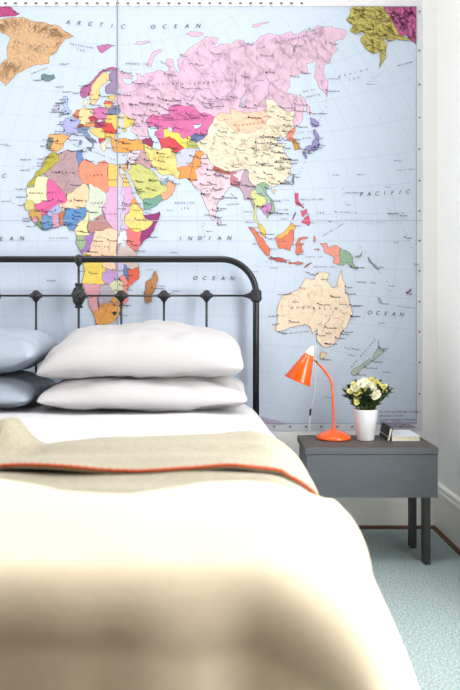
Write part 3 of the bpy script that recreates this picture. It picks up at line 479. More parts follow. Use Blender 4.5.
("Bermuda Is",-30,38.5,1),("Azores",-28,38,1),("Madeira Is",-17,32.7,1),("Canary Is",-17,28.5,1),("Cape Verde",-24,16,1),("St Helena",-5.7,-16,1),("Ascension",-14,-8,1),("Seychelles",55.5,-4.6,1),("Mauritius",57.5,-20.2,1),("Reunion",55.5,-21.1,1),("Comoros",43.3,-11.6,1),("Chagos Is",72,-7,1),("Maldives",73.5,4,1),("Cocos Is",96.8,-12,1),("Christmas I",105.6,-10.5,1),("Guam",144.7,13.5,1),("Northern Mariana Is",145.7,18,1),("Palau",134.5,7.5,1),("Marshall Is",171,9,1),("Kiribati",173,1.4,2),("Nauru",167,-0.5,1),("Tuvalu",178,-8,1),("Wake I",166.6,19.3,1),("Midway Is",176,28,1),("Vanuatu",167,-16,1),("Kerguelen Is",69,-49,1),("Amsterdam I",77.5,-37.8,1),("Macquarie I",158.9,-54.6,1),("Auckland Is",166,-50.7,1),("Norfolk I",168,-29,1),("Iwo Jima",141.3,24.8,1),("Minami Is",154,24.3,1),("Andaman Is",92.7,11.7,1),("Nicobar Is",93.5,7.5,1),("Lakshadweep",72.7,10.6,1),("Socotra",54,12.5,1),("Jan Mayen",-8,71,1),("Faroe Is",-7,62,1),("Shetland",-1.5,60.3,1),("Aleutian Is",183,52,1),("Chatham Is",183,-44,1)]
# spaced lettering: (text, [(px,py) first letter], (px,py) last letter, cap height px, colour key)
SPACED = [("ARCTIC",(68,22.5),(122.5,27),4.2),("OCEAN",(153,27.3),(198,26.3),4.2),("C",(4,176),(4,176),4.2),("EAN",(1,239),(22,238.3),4.2),
("INDIAN",(180,238.5),(229,238),4.0),("OCEAN",(195,278),(232,278.5),4.0),("PACIFIC",(361,194.5),(407,192),4.0),("OCEAN",(369,312.5),(401,314.5),4.0),
("AUSTRALIA",(292,307.5),(335.5,308.5),2.6),("RUSSIAN",(149.5,85.5),(177.5,84),2.5),("FEDERATION",(190.5,84.5),(231,80.5),2.5),
("ARABIAN",(175.5,203),(193.5,203),2.0),("SEA",(181.5,208.5),(188,208.5),2.0),("GREENLAND",(70.5,44),(92.5,48.5),2.0),("SEA",(78,50),(84,51.3),2.0),
("BARENTS SEA",(126.5,64),(148,64.5),2.0),("EAST SIBERIAN SEA",(276,43.5),(316,34),2.1),("LAPTEV",(238.5,47.5),(253,44),1.9),("SEA",(257,49),(264,47.5),1.9),
("BERING",(339.5,77),(366.5,70),2.2),("SEA",(349.5,80.5),(358.5,78),2.2),("Greenland",(15,42.5),(47,47.5),2.3),("TASMAN",(344.5,348),(357.5,349.5),2.0),("SEA",(348,355),(353,355.5),2.0),
("CORAL SEA",(357,282),(374.5,283),1.7),("KAZAKHSTAN",(163,120.5),(187,120),1.8),("MONGOLIA",(235,126),(262,123),2.0),("ALGERIA",(52,172),(73.5,173),2.2),
("LIBYA",(87,175.5),(101.5,175.5),2.1),("MALI",(49,193),(60,193),2.1),("NIGER",(71,201),(86,201),2.1),("CHAD",(92,203),(102,203),2.1),("MAURITANIA",(30,193.3),(43,193.3),1.4),
("SUDAN",(106,214),(117,214),1.8),("EGYPT",(109,180),(117,180),1.6),("SAUDI ARABIA",(146,188),(156,191),1.4),("IRAN",(160,157),(171,158),1.8),("INDIA",(203,192),(220,190),2.0),
("CHINA",(238,160),(270,155),2.0),("PHILIPPINE",(301,200),(322,199.5),1.7),("SEA",(317,213),(323,213),1.7),("SOUTH",(276,200.5),(288,200.5),1.5),("CHINA",(277,210),(287,210),1.5),("SEA",(281,219),(286,219),1.5),
("SEA OF",(303,92),(314,90),1.9),("OKHOTSK",(306,97.5),(319,95),1.9),("BAY OF",(231,194),(236,199),1.3),("BENGAL",(228,205),(239,204),1.5),("SEA OF",(298,133),(311,132),1.5),("JAPAN",(301,139),(310,138),1.5),
("MEDITERRANEAN SEA",(74,145),(114,160),1.4),("ETHIOPIA",(131,229),(141,229),1.3),("ZAIRE",(96,246),(108,247),1.7),("KARA SEA",(161,62),(170,67),1.3),
("NEW ZEALAND",(352,366),(375,340),1.9),("CAROLINE ISLANDS",(323,236),(343,224),1.2),("ARAFURA SEA",(314,267),(334,267),1.4),("TIMOR SEA",(305,272),(314,275),1.3),("BANDA SEA",(306,257),(322,257),1.3),
("INDONESIA",(262,262),(300,263),1.0),("Great Australian Bight",(283,334),(309,331),1.3),("Gulf of Guinea",(50,238),(68,238),1.4),("Tropic of Cancer",(397,170.3),(414.5,169),1.3),("Tropic of Capricorn",(397,306),(414,308),1.2),
("Gulf of Alaska",(398,66),(412,62),1.6),("MICRONESIA",(335,212),(356,213),1.3),("MARSHALL IS",(388,214),(403,213.7),1.5),("Denmark Strait",(32,74),(48,68),1.5),("Beaufort Sea",(391,19),(408,13),1.6)]
# ------------------------------------------------------------------ printing the map
MAPOFF = 0.0012
def wpt(px, py, lay):
    return ((px - 226) / S, -(MAPOFF + lay * 0.000012), CAM_Z - (py - 323) / S)

FR = (-180.0, 416.0, 7.0, 423.3)     # printed frame of the map, in photo pixels on the wall
MV, MF, MC = [], [], []
def poly(pts, lay, rgb, relief=0.0):
    base = len(MV)
    tris = tessellate_polygon([[Vector((x, y, 0)) for x, y in pts]])
    MV.extend(wpt(x, y, lay) for x, y in pts)
    c = (*lin(rgb), relief)
    for t in tris:
        a, b, d = [pts[i] for i in t]
        area = (b[0] - a[0]) * (d[1] - a[1]) - (b[1] - a[1]) * (d[0] - a[0])
        if abs(area) < 1e-5:
            continue
        t = (t[0], t[1], t[2]) if area < 0 else (t[0], t[2], t[1])
        MF.append(tuple(base + i for i in t))
        MC.append(c)

def clip(pts):
    for ax, lim, sg in ((0, FR[0], 1), (0, FR[1], -1), (1, FR[2], 1), (1, FR[3], -1)):
        out = []
        for i in range(len(pts)):
            a, b = pts[i - 1], pts[i]
            ia, ib = (a[ax] - lim) * sg >= 0, (b[ax] - lim) * sg >= 0
            if ia != ib:
                t = (lim - a[ax]) / (b[ax] - a[ax])
                out.append((a[0] + t * (b[0] - a[0]), a[1] + t * (b[1] - a[1])))
            if ib:
                out.append(b)
        pts = out
        if len(pts) < 3:
            return []
    return pts

def inside(p):
    return FR[0] <= p[0] <= FR[1] and FR[2] <= p[1] <= FR[3]

def stroke(pts, lay, rgb, w, closed=False):
    n = len(pts)
    for i in range(n if closed else n - 1):
        a, b = pts[i], pts[(i + 1) % n]
        if not (inside(a) and inside(b)):
            continue
        dx, dy = b[0] - a[0], b[1] - a[1]
        L = math.hypot(dx, dy)
        if L < 1e-4:
            continue
        nx, ny = -dy / L * w / 2, dx / L * w / 2
        ex, ey = dx / L * w * 0.3, dy / L * w * 0.3
        poly([(a[0] + nx - ex, a[1] + ny - ey), (b[0] + nx + ex, b[1] + ny + ey), (b[0] - nx + ex, b[1] - ny + ey), (a[0] - nx - ex, a[1] - ny - ey)], lay, rgb)

def project(lon, lat):
    la = math.radians(lon - 30)
    ph = math.radians(lat)
    al = math.acos(max(-1, min(1, math.cos(ph) * math.cos(la / 2))))
    sc = math.sin(al) / al if al > 1e-6 else 1.0
    x = 0.5 * (la * 2 / PI + 2 * math.cos(ph) * math.sin(la / 2) / sc)
    y = 0.5 * (ph + math.sin(ph) / sc)
    k = (la / 3) ** 2
    y += math.copysign(0.168 * abs(ph) ** 3.37 * k, ph)
    x *= 1 + 0.06 * ph ** 4 * k
    return (118 + 140.1 * x, 241 - 140.1 * y)

def parse(s):
    v = [float(t) for t in s.split()]
    return [(v[i], v[i + 1]) for i in range(0, len(v), 2)]

def rough(pts, closed=True, levels=2, amp=0.13):
    # coastline wiggle: the same edge always breaks the same way, so neighbours still fit
    for _ in range(levels):
        out = []
        n = len(pts)
        for i in range(n if closed else n - 1):
            a, b = pts[i], pts[(i + 1) % n]
            out.append(a)
            L = math.hypot(b[0] - a[0], b[1] - a[1])
            if L > 1.6:
                mx, my = (a[0] + b[0]) / 2, (a[1] + b[1]) / 2
                h = math.sin(mx * 127.1 + my * 311.7) * 43758.5453
                h = (h - math.floor(h)) - 0.5
                dx, dy = b[0] - a[0], b[1] - a[1]
                if (a > b):
                    dx, dy = -dx, -dy
                q = min(1.0, 8.0 / L)
                out.append((mx - dy * h * 2 * amp * q, my + dx * h * 2 * amp * q))
        if not closed:
            out.append(pts[-1])
        pts = out
    return pts

SEA = (202, 216, 234)
PAPER_L, PAPER_R, PAPER_T, PAPER_B = -186.0, 422.3, -5.0, 431.0
poly([(PAPER_L, PAPER_T), (PAPER_R, PAPER_T), (PAPER_R, 7), (PAPER_L, 7)], 0, (236, 234, 238))
poly([(PAPER_L, 7), (PAPER_R, 7), (PAPER_R, PAPER_B), (PAPER_L, PAPER_B)], 0, (222, 228, 238))
poly([(FR[0], FR[2]), (FR[1], FR[2]), (FR[1], FR[3]), (FR[0], FR[3])], 1, SEA, 0.03)
# deeper water tints
for deg in range(0, 1):
    pass
# graticule
for lon in range(-140, 221, 10):
    pts = [project(lon, la) for la in range(-64, 85, 2)]
    stroke(pts, 3, (176, 192, 220), 0.28)
for lat in range(-60, 90, 10):
    pts = [project(lo, lat) for lo in range(-145, 226, 3)]
    stroke(pts, 3, (172, 188, 218), 0.3 if lat else 0.45)
lay = 6
for name, rgb, s in LANDS:
    pts = rough([project(a, b) for a, b in parse(s)])
    pts = clip(pts)
    if len(pts) < 3:
        continue
    rel = 0.25
    if name in ('greenland', 'alaska', 'canada', 'ellesmere'):
        rel = 0.8 if name != 'greenland' else 0.4
    elif name in ('iceland', 'norway', 'sumatra', 'java', 'iran', 'nepal', 'morocco', 'ethiopia', 'south africa', 'madagascar', 'borneo', 'turkey', 'papua', 'luzon', 'honshu'):
        rel = 0.6
    elif name in ('russia', 'china', 'australia', 'greenland'):
        rel = 0.22
    poly(pts, lay, rgb, rel)
    dark = tuple(int(c * 0.52 + 18) for c in rgb)
    stroke(pts, lay + 1, dark, 0.34, True)
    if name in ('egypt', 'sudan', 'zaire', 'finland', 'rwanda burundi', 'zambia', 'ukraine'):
        # the print is paler in a strip along the sheet seam
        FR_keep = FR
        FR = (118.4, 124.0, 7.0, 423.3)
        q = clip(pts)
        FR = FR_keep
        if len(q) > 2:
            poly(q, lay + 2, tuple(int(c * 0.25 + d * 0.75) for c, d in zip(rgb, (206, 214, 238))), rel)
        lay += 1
    lay += 2
top = lay + 2
# printed relief: short ridge strokes inside the larger lands
rr_ = random.Random(21)
def within(p, pg):
    c = False
    j = len(pg) - 1
    for i in range(len(pg)):
        if (pg[i][1] > p[1]) != (pg[j][1] > p[1]) and p[0] < (pg[j][0] - pg[i][0]) * (p[1] - pg[i][1]) / (pg[j][1] - pg[i][1]) + pg[i][0]:
            c = not c
        j = i
    return c
def ridges(name, rgb, n, ln, w, ang, spread, keep=lambda x, y: True):
    rec = [r for r in LANDS if r[0] == name][0]
    pg = clip([project(a, b) for a, b in parse(rec[2])])
    xs, ys = [p[0] for p in pg], [p[1] for p in pg]
    k = 0
    for _ in range(n * 6):
        if k >= n:
            break
        x, y = rr_.uniform(min(xs), max(xs)), rr_.uniform(min(ys), max(ys))
        if not keep(x, y):
            continue
        a = ang(x, y) if callable(ang) else ang
        a += rr_.uniform(-spread, spread)
        pts = [(x, y)]
        for _s in range(4):
            a += rr_.uniform(-0.5, 0.5)
            x += math.cos(a) * ln / 4
            y += math.sin(a) * ln / 4
            pts.append((x, y))
        if all(within(p, pg) for p in pts):
            stroke(pts, top, rgb, w)
            k += 1
ridges('russia', (210, 170, 204), 240, 5, 0.30, 0.9, 1.2, lambda x, y: x < 235)
ridges('russia', (208, 168, 198), 400, 5, 0.36, 1.2, 0.9, lambda x, y: x >= 225)
ridges('russia', (250, 226, 242), 420, 4, 0.5, 1.2, 0.9)
ridges('china', (206, 190, 150), 260, 5, 0.34, 0.25, 0.8)
ridges('china', (252, 246, 226), 120, 4, 0.6, 0.25, 0.8)
ridges('mongolia', (214, 160, 120), 30, 5, 0.32, 0.1, 0.5)
ridges('greenland', (172, 122, 84), 80, 8, 0.45, lambda x, y: math.atan2(y - 50, x - 25), 0.35, lambda x, y: math.hypot((x - 25) / 1.3, y - 48) > 17)
ridges('greenland', (244, 214, 176), 70, 7, 0.7, lambda x, y: math.atan2(y - 50, x - 25), 0.35)
ridges('alaska', (120, 110, 40), 110, 5, 0.6, 0.5, 0.6)
ridges('alaska', (226, 214, 130), 70, 4, 0.7, 0.5, 0.6)
ridges('canada', (110, 30, 80), 40, 7, 0.7, 1.0, 0.5)
ridges('canada', (226, 130, 180), 40, 6, 0.7, 1.0, 0.5)
ridges('kazakhstan', (176, 66, 126), 40, 6, 0.34, 0.1, 0.5)
ridges('australia', (230, 200, 162), 80, 5, 0.34, 0.8, 1.4)
ridges('australia', (252, 236, 206), 70, 4, 0.6, 0.8, 1.4)
ridges('iran', (206, 180, 80), 40, 4, 0.34, 0.8, 0.5)
ridges('india', (206, 170, 186), 50, 4, 0.34, 0.6, 1.0)
ridges('algeria', (160, 124, 136), 30, 4, 0.34, 2.4, 0.4)
ridges('libya', (226, 112, 80), 16, 4, 0.3, 0.5, 1.0)
ridges('saudi', (182, 180, 90), 30, 4, 0.3, 0.9, 0.6)
ridges('zaire', (224, 180, 140), 30, 4, 0.3, 0.5, 1.2)
for s in LAKES:
    poly(clip(rough([project(a, b) for a, b in parse(s)])), top, (196, 216, 240))
for s in RIVERS:
    stroke(rough([project(a, b) for a, b in parse(s)], False, 3, 0.2), top + 1, (120, 112, 150), 0.34)
# the antarctic coast along the bottom edge
for pts in ([(250, 423.3), (256, 417), (262, 416.5), (268, 418.5), (276, 420), (283, 422), (288, 423.3)],
            [(376, 423.3), (382, 420.5), (390, 422), (396, 420.3), (404, 422), (411, 421.3), (416, 422.6), (416, 423.3)]):
    poly(pts, top, (190, 180, 206), 0.5)
poly([(378, 424), (386, 422.6), (396, 423.4), (407, 423), (417, 427.6), (404, 428), (392, 427)], top, (178, 166, 190), 0.9)
# frame line, ticks in the margin, sheet seams
GREY = (150, 152, 176)
FRM = [(FR[0], FR[2]), (FR[1], FR[2]), (FR[1], FR[3]), (FR[0], FR[3])]
stroke(FRM, top + 2, (140, 146, 172), 0.45, True)
def rect(x0, x1, y0, y1, ly, rgb):
    poly([(x0, y0), (x1, y0), (x1, y1), (x0, y1)], ly, rgb)
for lon in range(-130, 211, 10):
    x = 118 + (lon - 30) * 1.02 + (0 if lon < 30 else 0)
    if FR[0] < x < FR[1]:
        rect(x - 1.4, x + 1.4, 3.0, 4.6, top + 2, (86, 84, 96))
for x in (-120, -96, -72, -48, -24, 0, 274, 290, 306, 321, 337, 352, 368, 384, 400):
    rect(x - 1.3, x + 1.3, 425.8, 427.3, top + 2, (96, 94, 110))
for y in (12, 51, 85, 118, 149.5, 181, 211, 241, 271, 301.7, 331.8, 362.2, 393.8):
    rect(418.3, 420.0, y - 0.75, y + 0.75, top + 2, (80, 78, 92))
SEAM = (150, 156, 168)
rect(117.3, 118.2, PAPER_T, PAPER_B, top + 6, SEAM)
rect(PAPER_L, PAPER_R, 220.5, 221.0, top + 3, (172, 182, 200))
# legend lines and lettering
def text_objects():
    jobs = []
    def add(s, px, py, h, rgb, italic=0.0, align='CENTER', rot=0.0, ly=None):
        cu = bpy.data.curves.new('lettering', 'FONT')
        cu.body = s
        cu.size = h / S / 0.70
        cu.shear = italic
        cu.align_x = align
        cu.resolution_u = 1 if h < 3 else 3
        cu.fill_mode = 'FRONT'
        cu.offset = 0.018 * cu.size if h < 1.75 else 0.0
        o = bpy.data.objects.new('lettering', cu)
        x, y, z = wpt(px, py + h / 2, ly or top + 4)
        o.matrix_world = Matrix.Translation((x, y, z)) @ Matrix.Rotation(PI / 2, 4, 'X') @ Matrix.Rotation(rot, 4, 'Z')
        COL.objects.link(o)
        jobs.append((o, rgb))
    for s, a, b, h in SPACED:
        n = len(s)
        ang = -math.atan2(b[1] - a[1], b[0] - a[0]) if n > 1 else 0
        col = (36, 36, 50) if h > 3 else (40, 36, 56)
        for i, ch in enumerate(s):
            if ch == ' ':
                continue
            t = i / (n - 1) if n > 1 else 0
            add(ch, a[0] + (b[0] - a[0]) * t, a[1] + (b[1] - a[1]) * t, h, col, 0.25 if h > 3 else 0.1, rot=ang)
    for nm, lo, la, k in CITIES:
        x, y = project(lo, la)
        if not (2 < x < 414 and 9 < y < 421) and not (-178 < x < 414 and 9 < y < 421):
            continue
        if y > 330 and x < 250:
            continue
        west = (lo < 0 and la > 4) or nm in ('Perth', 'Geraldton', 'Darwin', 'Port Hedland', 'Padang', 'Luanda', 'Windhoek', 'Lobito', 'Bergen', 'Trondheim')
        r = 0.28 + 0.19 * k
        is_island = k == 1 and (lo < -20 or lo > 40)
        if not is_island:
            rgbd = (60, 20, 40) if k > 2 else (50, 44, 60)
            rect(x - r, x + r, y - r, y + r, top + 4, rgbd)
        h = 1.15 + 0.17 * k
        tx = x - 1.2 if west else x + 1.2
        add(nm, tx, y + 0.3 + (0.8 if k == 2 else 0), h, (52, 48, 66) if not is_island else (96, 100, 130), 0.0, 'RIGHT' if west else 'LEFT')
    for i, s in enumerate(("INC. POLITICAL WORLD MAP, PUBLISHERS", "MAP SCALE 1 : 20 000 000", "ALL RIGHTS RESERVED BY PUBLISHERS")):
        add(s, 379, (411.6, 415.6, 419.6)[i], 1.5, (70, 62, 96), 0.0, 'LEFT')
    bpy.context.view_layer.update()
    dg = bpy.context.evaluated_depsgraph_get()
    for o, rgb in jobs:
        me = bpy.data.meshes.new_from_object(o.evaluated_get(dg))
        base = len(MV)
        mw = o.matrix_world
        c = (*lin(rgb), 0.0)
        MV.extend(tuple(mw @ v.co) for v in me.vertices)
        for p in me.polygons:
            MF.append(tuple(base + i for i in p.vertices))
            MC.append(c)
        bpy.data.meshes.remove(me)
    for o, _ in jobs:
        cu = o.data
        bpy.data.objects.remove(o)
        bpy.data.curves.remove(cu)
text_objects()
# specks of islands and reefs in the Pacific and Indian oceans
rs = random.Random(3)
for lo0, la0, lo1, la1, n in ((138, 9, 163, 6, 16), (166, 11, 172, 6, 8), (173, 3, 176, -2, 7), (72.5, 7, 73.3, 0, 12), (145.5, 20, 145, 14, 7), (146, 44, 156, 50, 9), (123, 25, 130, 30, 7), (183, 52, 196, 54, 12), (166, -14, 169, -19, 7), (-25, 17, -23, 15, 5), (-18, 28.5, -13.5, 28.8, 6), (92.5, 13, 93.8, 7, 7), (150, -2, 153, -4, 5), (154, -5, 162, -11, 9)):
    for i in range(n):
        t = i / max(1, n - 1)
        x, y = project(lo0 + (lo1 - lo0) * t + rs.uniform(-.6, .6), la0 + (la1 - la0) * t + rs.uniform(-.6, .6))
        if inside((x + 1, y)) and inside((x - 1, y)):
            rect(x - 0.35, x + 0.35, y - 0.35, y + 0.35, top, (134, 130, 168))
# paper body behind the print
x0, _, z1 = wpt(PAPER_L, PAPER_T, 0)
x1, _, z0 = wpt(PAPER_R, PAPER_B, 0)
base = len(MV)
for y in (-0.0003, -MAPOFF + 0.0001):
    MV.extend([(x0, y, z0), (x1, y, z0), (x1, y, z1), (x0, y, z1)])
for f in ((3, 2, 1, 0), (4, 5, 6, 7), (0, 1, 5, 4), (1, 2, 6, 5), (2, 3, 7, 6), (3, 0, 4, 7)):
    MF.append(tuple(base + i for i in f))
    MC.append((*lin((226, 226, 238)), 0))
me = bpy.data.meshes.new('world_map')
me.from_pydata(MV, [], MF)
me.materials.append(M['print'])
ca = me.color_attributes.new('print', 'FLOAT_COLOR', 'CORNER')
buf = []
for p, c in zip(me.polygons, MC):
    buf.extend(list(c) * p.loop_total)
ca.data.foreach_set('color', buf)
me.update()
world_map = link(bpy.data.objects.new('world_map', me))
tag(world_map, 'large colourful political world map pasted on the wall behind the iron bed', 'map')
# ------------------------------------------------------------------ room shell
XR, XL, YB, YF, H = 0.789, -2.75, 0.0, -3.5, 3.5
def boxes(name, lst, mat, bevel=0.0, parent=None):
    bm = bmesh.new()
    for b in lst:
        box(bm, *b)
    return bm_obj(name, bm, mat, parent, bevel=bevel)
T = 0.14
struct(boxes('floor', [(XL - T, XR + T, YF - T, YB + T, -0.1, 0)], M['carpet']))
W3 = (-1.35, 0.65, -1.80, -1.00)      # unseen roof light added to brighten bed top and wall: x0, x1, y0, y1
struct(boxes('ceiling', [(XL - T, W3[0], YF - T, YB + T, H, H + 0.1), (W3[1], XR + T, YF - T, YB + T, H, H + 0.1),
                         (W3[0], W3[1], YF - T, W3[2], H, H + 0.1), (W3[0], W3[1], W3[3], YB + T, H, H + 0.1)], M['ceil']))
struct(boxes('added_roof_light', [(W3[0], W3[1], W3[2], W3[2] + 0.05, H + 0.03, H + 0.08), (W3[0], W3[1], W3[3] - 0.05, W3[3], H + 0.03, H + 0.08),
                          (W3[0], W3[0] + 0.05, W3[2] + 0.05, W3[3] - 0.05, H + 0.03, H + 0.08), (W3[1] - 0.05, W3[1], W3[2] + 0.05, W3[3] - 0.05, H + 0.03, H + 0.08),
                          ((W3[0] + W3[1]) / 2 - 0.015, (W3[0] + W3[1]) / 2 + 0.015, W3[2] + 0.05, W3[3] - 0.05, H + 0.035, H + 0.075)], M['frame']))  # frame of the added roof light
struct(boxes('wall_back', [(XL - T, XR + T, YB, YB + T, 0, H)], M['wall']))
def wall_with_window(name, x0, x1, wy0, wy1, wz0, wz1):
    return struct(boxes(name, [(x0, x1, YF, wy0, 0, H), (x0, x1, wy1, YB, 0, H), (x0, x1, wy0, wy1, 0, wz0), (x0, x1, wy0, wy1, wz1, H)], M['wall']))
W1 = (-1.8, -0.85, 0.25, 1.95)      # window in the right-hand wall
W2 = (-1.7, -0.6, 0.4, 1.7)      # unseen window added in the left-hand wall for fill light
wall_with_window('wall_right', XR, XR + T, *W1)
wall_with_window('wall_left', XL - T, XL, *W2)
struct(boxes('unseen_wall_front', [(XL - T, XR + T, YF - T, YF, 0, H)], M['wall_dark']))  # unseen wall kept close and dark to cut light on the bed foot
def window(name, x0, x1, w):
    y0, y1, z0, z1 = w
    xm = (x0 + x1) / 2
    f = 0.05
    root = struct(boxes(name, [(xm - 0.03, xm + 0.03, y0, y0 + f, z0, z1), (xm - 0.03, xm + 0.03, y1 - f, y1, z0, z1),
                    (xm - 0.03, xm + 0.03, y0 + f, y1 - f, z0, z0 + f), (xm - 0.03, xm + 0.03, y0 + f, y1 - f, z1 - f, z1),
                    (xm - 0.025, xm + 0.025, y0 + f, y1 - f, (z0 + z1) / 2 - 0.02, (z0 + z1) / 2 + 0.02),
                    (xm - 0.012, xm + 0.012, (y0 + y1) / 2 - 0.012, (y0 + y1) / 2 + 0.012, z0 + f, (z0 + z1) / 2 - 0.02),
                    (xm - 0.012, xm + 0.012, (y0 + y1) / 2 - 0.012, (y0 + y1) / 2 + 0.012, (z0 + z1) / 2 + 0.02, z1 - f)], M['frame']))
    return root
window('window_1', XR, XR + T, W1)
window('added_fill_window', XL - T, XL, W2)  # frame of the added fill window

# skirting boards: moulded profile (distance from wall, height)
PROF = [(0.0, 0.012), (0.014, 0.012), (0.014, 0.128), (0.0125, 0.131), (0.0125, 0.134), (0.016, 0.137), (0.016, 0.150), (0.011, 0.155),
        (0.011, 0.158), (0.014, 0.161), (0.012, 0.170), (0.005, 0.174), (0.0, 0.174)]
def skirting(name, y0, y1, x, sg):
    bm = bmesh.new()
    a = [bm.verts.new((x + sg * d, y0, z)) for d, z in PROF]
    b = [bm.verts.new((x + sg * d, y1, z)) for d, z in PROF]
    n = len(PROF)
    for i in range(n):
        bm.faces.new((a[i], a[(i + 1) % n], b[(i + 1) % n], b[i]))
    bm.faces.new(a)
    bm.faces.new(list(reversed(b)))
    return struct(bm_obj(name, bm, M['skirting']))
skirting('baseboard_right', YF, YB - 0.0165, XR, -1)
skirting('baseboard_left', YF, YB - 0.0165, XL, 1)
bm = bmesh.new()
a = [bm.verts.new((XL, -d, z)) for d, z in PROF]
b = [bm.verts.new((XR, -d, z)) for d, z in PROF]
n = len(PROF)
for i in range(n):
    bm.faces.new((a[i], a[(i + 1) % n], b[(i + 1) % n], b[i]))
bm.faces.new(a)
bm.faces.new(list(reversed(b)))
struct(bm_obj('baseboard_back', bm, M['skirting']))
# dark wood bead between carpet and skirting
def bead(name, p0, p1, nrm, w=0.020, h=0.012):
    bm = bmesh.new()
    p0, p1, nrm = Vector(p0), Vector(p1), Vector(nrm)
    prof = [(0, 0), (w, 0), (w, h * 0.5), (w * 0.6, h), (0, h)]
    a = [bm.verts.new(p0 + nrm * d + Vector((0, 0, z))) for d, z in prof]
    b = [bm.verts.new(p1 + nrm * d + Vector((0, 0, z))) for d, z in prof]
    for i in range(5):
        bm.faces.new((a[i], a[(i + 1) % 5], b[(i + 1) % 5], b[i]))
    bm.faces.new(a)
    bm.faces.new(list(reversed(b)))
    return struct(bm_obj(name, bm, M['brown']))
bead('trim_1', (XL, 0, 0), (XR, 0, 0), (0, -1, 0))
bead('trim_2', (XR, -0.0205, 0), (XR, YF, 0), (-1, 0, 0), 0.024, 0.0118)

# ------------------------------------------------------------------ bed frame
XC = -0.688            # centre line of the bed
ZH = D - 0.078         # camera distance of the headboard plane
YH = -0.078
sh = F_PX / ZH
def hx(px):
    return (px - 226) / sh
def hz(py):
    return CAM_Z - (py - 323) / sh
bed = thing('bed', 'black iron bed with curved tubular headboard, spindles and cast knuckles', 'bed', (XC, YH, 0))
def bl(p):
    return (p[0] - XC, p[1] - YH, p[2])
HW = hx(256) - XC      # half width post to post
zt = hz(259.3)
Rc = 0.125
pts = [(-HW, 0, 0.012), (-HW, 0, zt - Rc)]
for k in range(1, 13):
    a = PI / 2 * k / 12
    pts.append((-HW + Rc - Rc * math.cos(a), 0, zt - Rc + Rc * math.sin(a)))
for k in range(0, 13):
    a = PI / 2 * k / 12
    pts.append((HW - Rc + Rc * math.sin(a), 0, zt - Rc + Rc * math.cos(a)))
pts.append((HW, 0, 0.012))
tube('headboard_frame', pts, 0.0118, M['iron'], bed, 16)
zl = hz(295.7)
tube('headboard_rail', [(-HW, 0, zl), (HW, 0, zl)], 0.0036, M['iron'], bed, 8)
def knuckle(x, z, w, hu, hd, name='cast_knuckle'):
    # faceted cast boss: wide in the middle, narrowing up, down and sideways
    bm = bmesh.new()
    prof = [(0.26, 1.0), (0.55, 0.95), (0.58, 0.86), (0.44, 0.76), (0.62, 0.62), (0.80, 0.46), (0.84, 0.32), (1.0, 0.14), (1.0, -0.14), (0.84, -0.32), (0.80, -0.46), (0.62, -0.62), (0.44, -0.76), (0.58, -0.86), (0.55, -0.95), (0.26, -1.0)]
    prof = [(r * w, (h * hu if h > 0 else h * hd)) for r, h in reversed(prof)]
    lathe_into(bm, prof, 20, (x, 0, z))
    # leaf ribs cast into the boss
    for v in bm.verts:
        dx, dy, dz = v.co.x - x, v.co.y, v.co.z - z
        k = 1 + 0.11 * math.cos(5 * math.atan2(dy, dx) + dz * 160)
        v.co.x, v.co.y = x + dx * k, dy * k
    return bm_obj(name, bm, M['cast'], bed, smooth=False)
def diamond(x, z, hu, hd, w):
    bm = bmesh.new()
    lathe_into(bm, [(0.0045, -hd), (0.009, -hd * 0.78), (0.015, -hd * 0.42), (0.0185, -hd * 0.05), (0.0175, hu * 0.3), (0.012, hu * 0.75), (0.005, hu)], 10, (x, 0, z))
    # side sleeves that hug the rail
    rot = Matrix.Rotation(PI / 2, 3, 'Y')
    lathe_into(bm, [(0.0045, -w), (0.009, -w * 0.72), (0.0125, -w * 0.35), (0.0125, w * 0.35), (0.009, w * 0.72), (0.0045, w)], 10, (x, 0, z), rot)
    return bm_obj('cast_knuckle', bm, M['cast'], bed)
sp = hx(78) - hx(35.5)
for k in range(-4, 5):
    x = k * sp * 1.003
    full = abs(k) == 1
    full = k in (-1, 1)
    if full:
        tube('spindle', [(x, 0, 0.30), (x, 0, zt)], 0.0042, M['iron'], bed, 8)
        diamond(x, zt, 0.017, 0.026, 0.016)
        knuckle(x, zl, 0.0245, 0.046, 0.046)
    else:
        tube('spindle', [(x, 0, 0.30), (x, 0, zl)], 0.0042, M['iron'], bed, 8)
        diamond(x, zl, 0.020, 0.024, 0.024)
for s in (-1, 1):
    bm = bmesh.new()
    lathe_into(bm, [(0.012, -0.024), (0.019, -0.018), (0.0205, -0.008), (0.0205, 0.008), (0.019, 0.018), (0.012, 0.024)], 14, (s * HW, 0, zl))
    rot = Matrix.Rotation(PI / 2, 3, 'Y')
    lathe_into(bm, [(0.0045, 0), (0.008, 0.012), (0.014, 0.026), (0.014, 0.036)] if s > 0 else [(0.014, -0.036), (0.014, -0.026), (0.008, -0.012), (0.0045, 0)], 12,
               (s * HW - s * 0.045, 0, zl), rot)
    lathe_into(bm, [(0.0165, -0.004), (0.0165, 0.004)], 12, (s * (HW + 0.0155), 0, zl), rot)
    bm_obj('cast_knuckle', bm, M['cast'], bed)
    bm = bmesh.new()
    lathe_into(bm, [(0.018, 0.0), (0.019, 0.006), (0.014, 0.018), (0.012, 0.03)], 16, (s * HW, 0, 0))
    bm_obj('foot_cap', bm, M['cast'], bed, smooth=True)
BL = 1.74                # side rail length
zr = 0.29
tube('headboard_rail', [(-HW, 0, 0.30), (HW, 0, 0.30)], 0.010, M['iron'], bed, 10)
